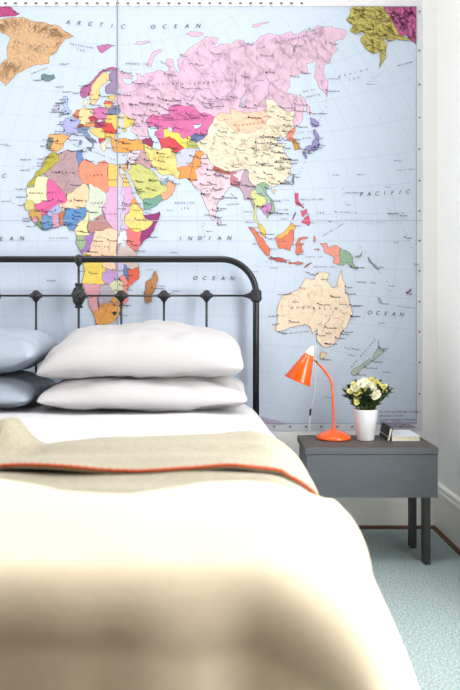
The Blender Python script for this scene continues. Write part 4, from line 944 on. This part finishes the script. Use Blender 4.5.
for s in (-1, 1):
    boxes('side_rail', [(s * (HW - 0.02) - 0.012, s * (HW - 0.02) + 0.012, -BL, -0.012, zr - 0.02, zr + 0.02)], M['iron'], 0.002, bed)
    tube('leg', [(s * (HW - 0.02), -BL, 0.0), (s * (HW - 0.02), -BL, zr + 0.02)], 0.0125, M['iron'], bed, 14)
boxes('foot_rail', [(-HW + 0.03, HW - 0.03, -BL - 0.012, -BL + 0.012, zr - 0.02, zr + 0.02)], M['iron'], 0.002, bed)
for k in range(13):
    y = -0.12 - k * (BL - 0.2) / 12
    boxes('slat', [(-HW + 0.033, HW - 0.033, y - 0.035, y + 0.035, zr - 0.012, zr + 0.006)], M['iron'], 0.002, bed)
# mattress
bm = bmesh.new()
box(bm, XC - 0.755, XC + 0.755, YH - 0.03 - 1.80, YH - 0.03, zr + 0.0205, 0.478)
mat_o = bm_obj('mattress', bm, M['mattress'], None, bevel=0.03, seg=3, smooth=True)
tag(mat_o, 'thick pale mattress on the black iron bed, hidden beneath all the bedding', 'mattress')

# ------------------------------------------------------------------ bedding drape
def width(z):
    # half width of the flat top of the bedding at camera distance z
    return interp([(0.74, 0.706), (0.85, 0.728), (1.0, 0.746), (1.15, 0.751), (1.35, 0.746), (1.5, 0.745), (1.7, 0.742), (2.06, 0.722), (2.5, 0.700), (2.7, 0.69)], z)
def drape(a, b, h, off, R=0.12, Rf=0.040, zf=0.768, fold=0.0, seed=0.0, flare=0.03, lift=None):
    # a: cloth coordinate across the bed from the centre line; b: camera distance along the bed (smaller = over the foot)
    W = width(max(b, zf))
    sg = 1 if a >= 0 else -1
    da = max(0.0, abs(a) - W)
    db = max(0.0, zf - b)
    r = math.hypot(da, db)
    if callable(off):
        off = off(a, b)
    hh = h + off
    if r < 1e-9:
        dx = dy = 0.0
        out = drop = 0.0
        u = a
    else:
        dx, dy = da / r, db / r
        RR = (R * dx * dx + Rf * dy * dy) + off
        if r < RR * PI / 2:
            ang = r / RR
            out, drop = RR * math.sin(ang), RR * (1 - math.cos(ang))
        else:
            e = r - RR * PI / 2
            out, drop = RR + e * flare, RR + e
        if fold:
            corner = 4 * dx * dx * dy * dy
            per = a * 1.0 if dy > dx else b * 1.0
            f = fold * sstep(0.06, 0.30, drop)
            out += f * (math.sin(per * 17 + seed) * 0.6 + math.sin(per * 31 + seed * 2.1) * 0.4)
            out += corner * 0.05 * sstep(0.05, 0.3, drop)
    X = XC + sg * (min(abs(a), W) + out * dx)
    Z = max(b, zf) - out * dy
    z = hh - drop
    n = noise.noise(Vector((X * 4 + seed, Z * 5, 3.1 + seed))) * 0.004 + noise.noise(Vector((X * 13 + seed, Z * 11, 1.7))) * 0.0022
    z += n * (1 - sstep(0.0, 0.1, drop))
    X += sg * dx * n * 2
    return Vector((X, Z - D, z))

def cloth(name, arange, brange, na, nb, h, off, mat, thick=0.004, fold=0.0, seed=0.0, extra=None, parent=None, **kw):
    vs, fs = [], []
    for j in range(nb + 1):
        tb = j / nb
        for i in range(na + 1):
            ta = i / na
            a = arange[0] + (arange[1] - arange[0]) * ta
            b0 = brange[0](a) if callable(brange[0]) else brange[0]
            b1 = brange[1](a) if callable(brange[1]) else brange[1]
            b = b0 + (b1 - b0) * tb
            p = drape(a, b, h, off, fold=fold, seed=seed, **kw)
            if extra:
                p = extra(p, a, b, tb)
            vs.append(p)
    for j in range(nb):
        for i in range(na):
            k = j * (na + 1) + i
            fs.append((k, k + 1, k + na + 2, k + na + 1))
    o = obj(name, vs, fs, mat, parent, smooth=True)
    md = o.modifiers.new('thickness', 'SOLIDIFY')
    md.thickness = thick
    md.offset = -1 if FLIP else 1
    return o
FLIP = False

HB = 0.488
def sheet_extra(p, a, b, tb):
    # soft rumples across the sheet in front of the pillows
    w = sstep(2.3, 1.9, b) * sstep(1.45, 1.7, b)
    p.z += 0.004 * w * math.sin(b * 38 + 2.2 * math.sin(a * 5) + a * 3) + 0.0035 * w * math.sin(a * 23 + b * 9)
    return p
sheet = cloth('duvet', (-1.14, 1.10), (2.56, 1.02), 150, 90, HB, 0.004, M['white'], 0.003, fold=0.010, seed=2.0, extra=sheet_extra)
tag(sheet, 'plain white cotton duvet cover showing between the pillows and the folded blanket', 'duvet')

# folded sage blanket with an orange stitched edge
blanket = thing('folded_blanket', 'sage beige wool blanket with orange stitched edge folded across the bed', 'blanket', (XC, -1.3, HB))
def bloc(p):
    return Vector((p.x - XC, p.y + 1.3, p.z - HB))
def back_edge(a):
    return interp([(-0.4, 1.50), (0.2, 1.58), (0.29, 1.60), (0.40, 1.65), (0.58, 1.71), (0.70, 1.77), (0.95, 1.80)], a)
def front_edge(a):
    return interp([(-0.4, 1.24), (0, 1.28), (0.30, 1.275), (0.40, 1.245), (0.55, 1.235), (0.72, 1.25), (0.80, 1.27), (0.95, 1.31)], a)
def wave(a):
    # how far the stitched edge lifts off the layer below
    return 0.0005 + 0.007 * math.exp(-((a - 0.40) / 0.08) ** 2) + 0.007 * math.exp(-((a - 0.70) / 0.05) ** 2) + 0.0012 * math.sin(a * 23)
def upper(p, a, b, tb):
    e = sstep(0.70, 1.0, tb)
    lump = math.exp(-((a + 0.30) / 0.30) ** 2 - ((b - 1.47) / 0.06) ** 2) * 0.0
    # bunched folds at the left of the bed
    g = sstep(0.0, 0.16, a) * sstep(0.305, 0.245, a) * sstep(1.34, 1.50, b)
    lump = g * (0.046 + 0.012 * math.sin(a * 85 + 0.4) + 0.004 * math.sin(b * 60 + a * 9)) * sstep(0, 0.10, tb)
    r = 0.004 * math.sin(b * 42 + a * 3 + math.sin(a * 6))
    d = 1.0 if abs(a) < 0.8 else 0.6
    p.z += (e * wave(a) + lump + r * (1 - e)) * d + 0.012 * math.sin(min(1.0, tb / 0.25) * PI / 2) * d - 0.012
    return bloc(p)
def lower(p, a, b, tb):
    p.z += 0.003 * math.sin(b * 50 + a * 4) + 0.003 * math.sin(a * 11 + 1)
    return bloc(p)
cloth('lower_fold', (-1.12, 1.06), (1.50, 0.98), 150, 40, HB, 0.013, M['sage'], 0.004, fold=0.008, seed=4.0, extra=lower, parent=blanket)
up = cloth('upper_fold', (-1.12, 1.06), (back_edge, front_edge), 160, 44, HB, 0.0215, M['sage'], 0.006, fold=0.008, seed=4.0, extra=upper, parent=blanket)
edge = []
for i in range(161):
    edge.append(Vector(up.data.vertices[44 * 161 + i].co) + Vector((0, -0.001, 0.001)))
bm = bmesh.new()
tube_into(bm, edge, 0.0024, 8)
# blanket stitch: short raised bars over the edge
for i in range(2, 160, 1):
    p = edge[i]
    q = Vector(up.data.vertices[42 * 161 + i].co)
    d = (q - p)
    up_n = Vector((0, 0, 0.0030))
    tube_into(bm, [p + up_n, p + d * 0.55 + up_n * 0.6], 0.0009, 5)
bm_obj('stitched_hem', bm, M['hem'], blanket, smooth=True)['label'] = 'orange stitched hem'

# cream blanket over the lower half of the bed and over the foot
def cream_start(a):
    return interp([(-0.4, 1.13), (0.1, 1.20), (0.316, 1.194), (0.373, 1.163), (0.434, 1.106), (0.544, 1.086), (0.616, 1.134), (0.646, 1.160), (0.727, 1.160), (0.79, 1.14), (0.86, 1.18), (0.90, 1.26), (0.95, 1.33), (1.2, 1.36)], a)
def cream_off(a, b):
    return 0.024 + 0.016 * sstep(0.80, 0.92, a) * sstep(1.0, 1.15, b)
def cream_extra(p, a, b, tb):
    if b < 0.75:
        k = sstep(0.75, 0.50, b) * sstep(0.95, 0.80, abs(a))
        p.y -= k * (0.11 * math.exp(-((a - 0.655) / 0.040) ** 2) + 0.022 * math.exp(-((a - 0.54) / 0.025) ** 2) + 0.024 * math.exp(-((a - 0.37) / 0.03) ** 2))
    if b > 0.9:
        p.z += 0.005 * math.sin(min(1, tb / 0.06) * PI / 2) - 0.005
    return p
cream = cloth('cream_blanket', (-1.20, 1.19), (cream_start, 0.40), 170, 110, HB, cream_off, M['cream'], 0.008, fold=0.022, seed=1.1, flare=0.34, extra=cream_extra)
tag(cream, 'thick cream wool blanket hanging over the foot of the bed', 'blanket')
# ------------------------------------------------------------------ pillows
def pillow(name, label, mat, c, W, Dp, Hh, rx=0.0, ry=0.0, rz=0.0, seed=0.0, flat=0.35, corner=(0, 0), group=None, sag=0.0):
    nu, nv = 56, 40
    verts, faces = [], []
    rot = Matrix.Rotation(rz, 3, 'Z') @ Matrix.Rotation(ry, 3, 'Y') @ Matrix.Rotation(rx, 3, 'X')
    def pt(u, v, side):
        e = max(0.0, (1 - abs(u) ** 3.6)) ** 0.55 * max(0.0, (1 - abs(v) ** 2.8)) ** 0.55
        cr_ = (abs(u) * abs(v)) ** 6
        x = u * W / 2 * (1 - 0.035 * (1 - v * v) * abs(u) ** 3 - 0.05 * cr_)
        y = v * Dp / 2 * (1 - 0.05 * (1 - u * u) * abs(v) ** 3 - 0.05 * cr_)
        hh = Hh * (1 - flat) if side > 0 else -Hh * flat
        z = hh * e
        n = noise.noise(Vector((u * 2.1 + seed, v * 1.9, side * 2 + seed))) * 0.018 * e
        # pull creases running in from the edges and corners
        cr = math.sin(math.atan2(v, u) * 17 + seed * 3 + 2 * math.sin(u * 5)) * 0.0055 * (0.2 + 0.8 * sstep(0.3, 0.7, abs(u))) * sstep(0.35, 0.9, max(abs(u), abs(v))) * min(1, e * 2)
        w = noise.noise(Vector((u * 7 + seed, v * 6, seed))) * 0.008 * e - abs(noise.noise(Vector((u * 5 + seed, v * 9 + u * 4, seed * 2)))) * 0.006 * e
        z += n + cr + w
        z -= sag * (u * u)
        if u < 0:
            z += corner[0] * (u * u) * abs(u)
        else:
            z += corner[1] * (u * u) * abs(u)
        return Vector(c) + rot @ Vector((x, y, z))
    idx = {}
    for side in (1, -1):
        for j in range(nv + 1):
            for i in range(nu + 1):
                u, v = -1 + 2 * i / nu, -1 + 2 * j / nv
                rim = i in (0, nu) or j in (0, nv)
                if rim and side == -1:
                    idx[(side, i, j)] = idx[(1, i, j)]
                    continue
                # denser sampling near the seam
                uu = math.sin(u * PI / 2) * 0.6 + u * 0.4
                vv = math.sin(v * PI / 2) * 0.6 + v * 0.4
                idx[(side, i, j)] = len(verts)
                verts.append(pt(uu, vv, side))
        for j in range(nv):
            for i in range(nu):
                q = [idx[(side, i, j)], idx[(side, i + 1, j)], idx[(side, i + 1, j + 1)], idx[(side, i, j + 1)]]
                faces.append(q if side > 0 else list(reversed(q)))
    o = obj(name, verts, faces, mat, smooth=True)
    tag(o, label, 'pillow', 'pillows at the head of the bed')
    return o

def at(px, py, z):
    return Vector(((px - 226) * z / F_PX, z - D, CAM_Z - (py - 323) * z / F_PX))

pillow('pillow', 'white pillow lying lowest, under the other white pillow, on the right side of the bed', M['pillow'],
       (-0.250, -0.345, 0.537), 0.645, 0.47, 0.112, rx=0.03, seed=1.3, flat=0.36)
pillow('pillow', 'large white pillow on top of the other white one against the headboard', M['pillow'],
       (-0.258, -0.330, 0.655), 0.640, 0.47, 0.165, rx=0.07, ry=0.015, seed=4.2, flat=0.36, corner=(-0.034, -0.006))
pillow('pillow', 'blue-grey linen pillow lying lowest at the left of the bed', M['grey'],
       (-0.945, -0.335, 0.537), 0.72, 0.46, 0.112, rx=0.03, seed=7.7, flat=0.36)
pillow('pillow', 'blue-grey linen pillow on top of the other grey one', M['grey'],
       (-0.915, -0.345, 0.655), 0.69, 0.46, 0.150, rx=0.05, seed=9.1, flat=0.36, corner=(0, 0.02))

# ------------------------------------------------------------------ bedside table
HT = 0.374
X0, X1, Y0, Y1 = 0.2515, 0.6630, 2.262 - D, 2.512 - D
tb = thing('bedside_table', 'low dark grey painted bedside table between bed and right wall', 'table', ((X0 + X1) / 2, (Y0 + Y1) / 2, 0))
ox, oy = (X0 + X1) / 2, (Y0 + Y1) / 2
def tbox(name, lst, mat, bevel=0.0015):
    return boxes(name, [(a - ox, b - ox, c - oy, d - oy, e, f) for a, b, c, d, e, f in lst], mat, bevel, tb)
TT = 0.021
tbox('table_top', [(X0 - 0.004, X1, Y0 + 0.030, Y1, HT - TT, HT), (X0 - 0.004, X1, Y0 + 0.005, Y0 + 0.0285, HT - TT, HT - 0.0004)], M['grey_top'], 0.002)
tbox('front_lip', [(X0 - 0.004, X1, Y0 - 0.001, Y0 + 0.0048, HT - TT, HT - 0.0008)], M['grey_wood'], 0.002)
tbox('front_panel', [(X0 + 0.002, X1 - 0.001, Y0 + 0.001, Y0 + 0.017, HT - 0.157, HT - TT - 0.002)], M['grey_wood'], 0.003)
for s in (0, 1):
    xa = X0 + 0.002 if s == 0 else X1 - 0.018
    tbox('side_panel', [(xa, xa + 0.016, Y0 + 0.019, Y1 - 0.018, HT - 0.150, HT - TT - 0.0005)], M['grey_wood'])
tbox('back_panel', [(X0 + 0.002, X1 - 0.002, Y1 - 0.017, Y1 - 0.002, HT - 0.150, HT - TT - 0.0005)], M['grey_wood'])
for xa in (X0 + 0.018, X1 - 0.0365):
    for ya in (Y0 + 0.021, Y1 - 0.062):
        tbox('leg', [(xa, xa + 0.0185, ya, ya + 0.042, 0, HT - TT - 0.001)], M['grey_leg'], 0.002)

# ------------------------------------------------------------------ desk lamp
LZ = 2.432
lx = (333.5 - 226) * LZ / F_PX
ly = LZ - D
lamp = thing('desk_lamp', 'orange enamel desk lamp with cone shade and bent arm on bedside table', 'lamp', (lx, ly, HT))
kk = F_PX / LZ
def lp(px, py, dy=0.0):
    return Vector(((px - 333.5) / kk, dy, CAM_Z - (py - 323) / kk - HT))
lathe('base', [(0.0, 0.0005), (0.052, 0.0005), (0.0585, 0.002), (0.0590, 0.0045), (0.056, 0.010), (0.047, 0.0175), (0.034, 0.0235), (0.020, 0.0275), (0.010, 0.0305), (0.0068, 0.036), (0.0058, 0.040)],
      M['orange'], lamp, 48)
arm = [lp(333.6, 428), lp(333.4, 412), lp(332.9, 396), lp(332.0, 386), lp(330.6, 380.5), lp(328.2, 375.5), lp(325.0, 371.0), lp(321.5, 367.0), lp(318.6, 364.0)]
def smooth_path(pts, n=8):
    out = []
    for i in range(len(pts) - 1):
        p0, p1, p2, p3 = pts[max(0, i - 1)], pts[i], pts[i + 1], pts[min(len(pts) - 1, i + 2)]
        for k in range(n):
            t = k / n
            out.append(0.5 * ((2 * p1) + (p2 - p0) * t + (2 * p0 - 5 * p1 + 4 * p2 - p3) * t * t + (3 * p1 - p0 - 3 * p2 + p3) * t ** 3))
    out.append(pts[-1])
    return out
tube('arm', smooth_path(arm), 0.0043, M['orange'], lamp, 14)
tube('swivel_joint', [lp(318.9, 364.3), lp(317.2, 362.6), lp(315.6, 361.0), lp(312.5, 359.2)], [0.0036, 0.0042, 0.0030, 0.0030], M['brass'], lamp, 10)
o = tube('joint_screw', [lp(316.4, 361.6, -0.009), lp(316.4, 361.6, 0.009)], 0.0026, M['dark'], lamp, 10)
top_c = lp(308.6, 355.6)
mouth = lp(297.3, 381.3)
ax = (mouth - top_c)
L = ax.length
zax = -ax.normalized()
rot = zax.to_track_quat('Z', 'Y').to_matrix()
bm = bmesh.new()
wall_t = 0.0012
prof = [(0.0452, 0.0), (0.0458, 0.002), (0.0180, L), (0.0150, L + 0.0035), (0.009, L + 0.0045), (0.009, L + 0.0033), (0.0140, L + 0.002), (0.0168, L - 0.001), (0.0440, 0.0005), (0.0452, 0.0)]
lathe_into(bm, prof[:-1], 48, mouth, rot, close=False)
n = 48
rings = [list(bm.verts)[i * n:(i + 1) * n] for i in range(len(prof) - 1)]
for k in range(n):
    bm.faces.new((rings[-1][k], rings[-1][(k + 1) % n], rings[0][(k + 1) % n], rings[0][k]))
shade = bm_obj('shade', bm, M['orange'], lamp, smooth=True)
# vent holes around the narrow end
for k in range(12):
    bm = bmesh.new()
    a = 2 * PI * k / 12
    h = L - 0.014
    r = 0.0180 + (0.0458 - 0.0180) * (L - h) / L
    c = mouth + rot @ Vector((r * math.cos(a), r * math.sin(a), h))
    nrm = (rot @ Vector((math.cos(a), math.sin(a), 0.28))).normalized()
    tube_into(bm, [c - nrm * 0.0004, c + nrm * 0.0005], 0.0016, 8)
    bm_obj('vent_hole', bm, M['dark'], shade)
# cream lamp holder cap above the shade
lathe('lamp_holder', [(0.0150, L + 0.0035), (0.0155, L + 0.006), (0.0110, L + 0.022), (0.0072, L + 0.030), (0.0040, L + 0.0335)], M['holder'], lamp, 28, mouth, rot)
lathe('bulb', [(0.010, L - 0.012), (0.012, L - 0.028), (0.021, L - 0.048), (0.023, L - 0.060), (0.018, L - 0.074), (0.006, L - 0.081)][::-1], M['bulb'], lamp, 24, mouth, rot)
# white flex hanging from the holder and down behind the table
tip = mouth + rot @ Vector((0, 0, L + 0.033))
fl = [tip, tip + Vector((0.004, 0.004, 0.001)), lp(315.6, 347), lp(316.2, 358, 0.03), lp(317.5, 380, 0.055), lp(317.0, 398, 0.075), lp(314.0, 412, 0.086), lp(312.8, 424, 0.09), lp(312.6, 436, 0.094),
      Vector((-0.070, 0.0985, -0.06)), Vector((-0.072, 0.112, -0.18)), Vector((-0.04, 0.15, -0.33)), Vector((0.03, 0.18, -0.371))]
flex = tube('flex', smooth_path(fl), 0.0013, M['cord'], lamp, 6)
tube('inline_switch', [lp(314.2, 411.5, 0.0855), lp(313.7, 413, 0.087), lp(313.3, 417.5, 0.088), lp(313.0, 419, 0.089)], [0.002, 0.0036, 0.0036, 0.002], M['dark'], lamp, 8)

# ------------------------------------------------------------------ potted plant
PZ = 2.408
px_ = (365.5 - 226) * PZ / F_PX
plant = thing('potted_plant', 'small plant with creamy white flowers in a tapered white pot', 'plant', (px_, PZ - D, HT))
PH = 0.1035
lathe('pot', [(0.0, 0.0005), (0.0265, 0.0005), (0.0290, 0.003), (0.0405, PH - 0.002), (0.0410, PH), (0.0390, PH), (0.0383, PH - 0.003), (0.0360, PH - 0.022), (0.0, PH - 0.022)], M['pot'], plant, 48)
lathe('soil', [(0.0, PH - 0.0219), (0.0358, PH - 0.0219), (0.0362, PH - 0.014), (0.0, PH - 0.011)], M['soil'], plant, 24)
rp = random.Random(11)
lv, lf = [], []
def leaf(base, d, ln, wd, droop):
    d = d.normalized()
    side = d.cross(Vector((0, 0, 1)))
    if side.length < 1e-3:
        side = Vector((1, 0, 0))
    side.normalize()
    up = side.cross(d)
    roll = rp.uniform(-0.9, 0.9)
    s2 = side * math.cos(roll) + up * math.sin(roll)
    u2 = s2.cross(d)
    k0 = len(lv)
    N = 5
    for i in range(N + 1):
        t = i / N
        w = wd * math.sin(PI * (0.08 + 0.92 * t) ** 0.8) * 0.5
        c = base + d * ln * t + Vector((0, 0, -droop * ln * t * t))
        lv.extend([c - s2 * w + u2 * w * 0.35, c, c + s2 * w + u2 * w * 0.35])
    for i in range(N):
        a = k0 + i * 3
        lf.append((a, a + 1, a + 4, a + 3))
        lf.append((a + 1, a + 2, a + 5, a + 4))
cen = Vector((0.014, 0, PH + 0.005))
stems = []
for i in range(70):
    a = rp.uniform(0, 2 * PI)
    rr = 0.026 * math.sqrt(rp.random())
    b0 = Vector((rr * math.cos(a), rr * math.sin(a), PH - 0.012))
    lean = rp.uniform(0.1, 1.0)
    end = Vector((0.013 + math.cos(a) * (0.018 + 0.064 * lean), math.sin(a) * (0.012 + 0.045 * lean), PH + 0.024 + 0.062 * (1 - 0.62 * lean * lean) * rp.uniform(0.75, 1.1)))
    mid = (b0 + end) / 2 + Vector((0, 0, 0.014))
    stems.append((b0, mid, end))
    for k in range(9):
        t = 0.25 + 0.75 * k / 8
        p = b0 * (1 - t) ** 2 + mid * 2 * t * (1 - t) + end * t * t
        g = Vector((rp.uniform(-1, 1), rp.uniform(-1, 1), rp.uniform(-0.35, 0.9))) + (end - b0).normalized() * 0.8
        leaf(p, g, rp.uniform(0.017, 0.028), rp.uniform(0.008, 0.013), rp.uniform(0, 0.3))
obj('foliage', lv, lf, M['leaf'], plant, smooth=True)
bm = bmesh.new()
for s in stems:
    tube_into(bm, [s[0], s[1], s[2]], 0.0010, 5)
bm_obj('stems', bm, M['stem'], plant, smooth=True)
# blossoms: layered ruffled petals
def blossom_mesh(name, mat, seed, petals=3):
    rb = random.Random(seed)
    vs, fs = [], []
    for ring in range(petals):
        n = 5 + (ring == 0) * 2
        el = (0.15, 0.75, 1.25)[ring]
        for k in range(n):
            a = 2 * PI * (k + 0.5 * ring) / n + rb.uniform(-.15, .15)
            ln = (1.0, 0.8, 0.5)[ring] * rb.uniform(0.9, 1.1)
            d = Vector((math.cos(a) * math.cos(el), math.sin(a) * math.cos(el), math.sin(el)))
            s = Vector((-math.sin(a), math.cos(a), 0))
            k0 = len(vs)
            for i in range(4):
                t = i / 3
                w = (0.12, 0.42, 0.5, 0.22)[i]
                c = d * ln * t + Vector((0, 0, 0.14 * t * t))
                for j in (-1, 0, 1):
                    vs.append(c + s * w * j + Vector((0, 0, 0.10 * abs(j) + rb.uniform(-.04, .04))))
            for i in range(3):
                for j in range(2):
                    q = k0 + i * 3 + j
                    fs.append((q, q + 1, q + 4, q + 3))
    me = bpy.data.meshes.new(name)
    me.from_pydata([tuple(v) for v in vs], [], fs)
    me.materials.append(mat)
    me.polygons.foreach_set('use_smooth', [True] * len(me.polygons))
    return me
bw = [blossom_mesh('flower', M['petal'], 1), blossom_mesh('flower', M['petal'], 5)]
by = [blossom_mesh('flower', M['petal_y'], 2), blossom_mesh('flower', M['petal_y'], 9)]
kp = F_PX / PZ
FL = [(354.5, 388, 5.2, 0), (350.5, 391.5, 3.6, 1), (360.5, 384.5, 4.6, 0), (365.5, 382.5, 4.4, 0), (369, 386, 4.4, 0), (373.2, 390.0, 5.2, 0), (376, 393.5, 4.6, 0), (374.3, 397.0, 4.2, 0),
      (371.0, 393.5, 3.8, 0), (357.2, 393.5, 3.8, 1), (357.0, 398.5, 3.6, 1), (361.0, 390.0, 3.8, 1), (375.8, 382.5, 3.6, 1), (372.0, 379.8, 3.2, 1), (384.3, 387.0, 3.4, 1), (384.8, 391.5, 2.8, 1), (356.3, 402.6, 2.8, 1),
      (366.0, 389.5, 3.2, 1), (353.5, 384.5, 3.0, 1), (379.5, 384.2, 2.6, 1), (363.8, 380.2, 2.8, 0)]
for i, (fx, fy, r, c) in enumerate(FL):
    dep = -0.030 - 0.010 * ((i * 37) % 5) / 5 + (0.012 if fy < 384 else 0)
    kz = F_PX / (PZ + dep)
    p = Vector(((fx - 226) / kz - px_, dep, CAM_Z - (fy - 323) / kz - HT))
    fo = bpy.data.objects.new('flower', (by if c else bw)[i % 2])
    link(fo, plant)
    fo.location = p
    sc = r / kp
    fo.scale = (sc, sc, sc)
    fo.rotation_euler = (PI / 2 - 0.45 + rp.uniform(-.35, .35), rp.uniform(-.3, .3), rp.uniform(-.4, .4))

# ------------------------------------------------------------------ books
# pale notebook lying flat
bx0, bx1, by0, by1 = 0.5475, 0.639, 2.384 - D, 2.522 - D
bk = thing('book', 'small pale book lying flat at the right end of the bedside table', 'book', ((bx0 + bx1) / 2, (by0 + by1) / 2, HT), 'books on the bedside table')
hx_, hy_ = (bx1 - bx0) / 2, (by1 - by0) / 2
boxes('pages', [(-hx_ + 0.002, hx_ - 0.001, -hy_ + 0.001, hy_ - 0.001, 0.0020, 0.0150)], M['pages'], 0, bk)
boxes('cover', [(-hx_, hx_, -hy_, hy_, 0.0003, 0.0018), (-hx_, hx_, -hy_, hy_, 0.0152, 0.0172), (-hx_, -hx_ + 0.0015, -hy_, hy_, 0.0018, 0.0152)], M['cover'], 0, bk)
bm = bmesh.new()
for k in range(9):
    x = -hx_ + 0.012 + k * 0.0105
    box(bm, x - 0.0015, x + 0.0015, -hy_ + 0.0004, -hy_ + 0.001, 0.0095, 0.0118)
bm_obj('page_marks', bm, M['dots'], bk)
# black book standing on its long edge and leaning on the pale one
nb = thing('book', 'small black book with a pale band standing on edge beside the flower pot', 'book', (0.5310, 2.450 - D, HT), 'books on the bedside table')
nb.rotation_euler = (0, math.radians(13), 0)
hy = 0.062
boxes('cover', [(0.0, 0.0016, -hy, hy, 0.0015, 0.045), (0.0084, 0.010, -hy, hy, 0.0015, 0.045), (0.0016, 0.0084, -hy, hy, 0.0435, 0.045)], M['black'], 0, nb)
boxes('pages', [(0.0017, 0.0083, -hy + 0.002, hy - 0.002, 0.0022, 0.0434)], M['pages'], 0, nb)
boxes('printed_band', [(-0.0003, 0.0, -hy, hy, 0.0125, 0.0155)], M['band'], 0, nb)

# ------------------------------------------------------------------ daylight and added fill lights
w = bpy.data.worlds.new('sky')
scene.world = w
w.use_nodes = True
bg = w.node_tree.nodes['Background']
bg.inputs['Color'].default_value = (0.90, 0.95, 1.0, 1)
bg.inputs['Strength'].default_value = 3.0
def area(name, loc, rot, sx, sy, power, col):
    l = bpy.data.lights.new(name, 'AREA')
    l.shape = 'RECTANGLE'
    l.size, l.size_y = sx, sy
    l.energy = power
    l.color = col
    o = bpy.data.objects.new(name, l)
    o.location = loc
    o.rotation_euler = rot
    COL.objects.link(o)
    return o
y0, y1, z0, z1 = W1
area('window_and_fill_light', (XR + T + 0.05, (y0 + y1) / 2, (z0 + z1) / 2), (0, PI / 2, 0), z1 - z0, y1 - y0, LIGHT_R, (1.0, 0.98, 0.95))
y0, y1, z0, z1 = W2
area('window_and_fill_light', (XL - T - 0.05, (y0 + y1) / 2, (z0 + z1) / 2), (0, -PI / 2, 0), z1 - z0, y1 - y0, LIGHT_L, (1.0, 0.98, 0.95))  # fill lamp outside the added left window

area('added_roof_lamp', ((W3[0] + W3[1]) / 2, (W3[2] + W3[3]) / 2, H + 0.16), (0, 0, 0), W3[1] - W3[0], W3[3] - W3[2], LIGHT_T, (0.97, 0.985, 1.0))  # lamp above the added roof light, evens out the wall
# ------------------------------------------------------------------ camera
cam = bpy.data.cameras.new('camera')
cam.sensor_fit = 'AUTO'
cam.sensor_width = 36.0
cam.lens = F_PX / 690 * 36.0
cam.shift_x = 4.0 / 690
cam.shift_y = -22.0 / 690
cam.clip_start = 0.05
cam.dof.use_dof = True
cam.dof.focus_distance = 2.55
cam.dof.aperture_fstop = 3.0
co = bpy.data.objects.new('camera', cam)
co.location = (0, -D, CAM_Z)
co.rotation_euler = (PI / 2, 0, 0)
COL.objects.link(co)
scene.camera = co
vs = scene.view_settings
vs.view_transform = 'Standard'
vs.look = 'None'
vs.gamma = 1
vs.use_curve_mapping = False
vs.exposure = EXPO
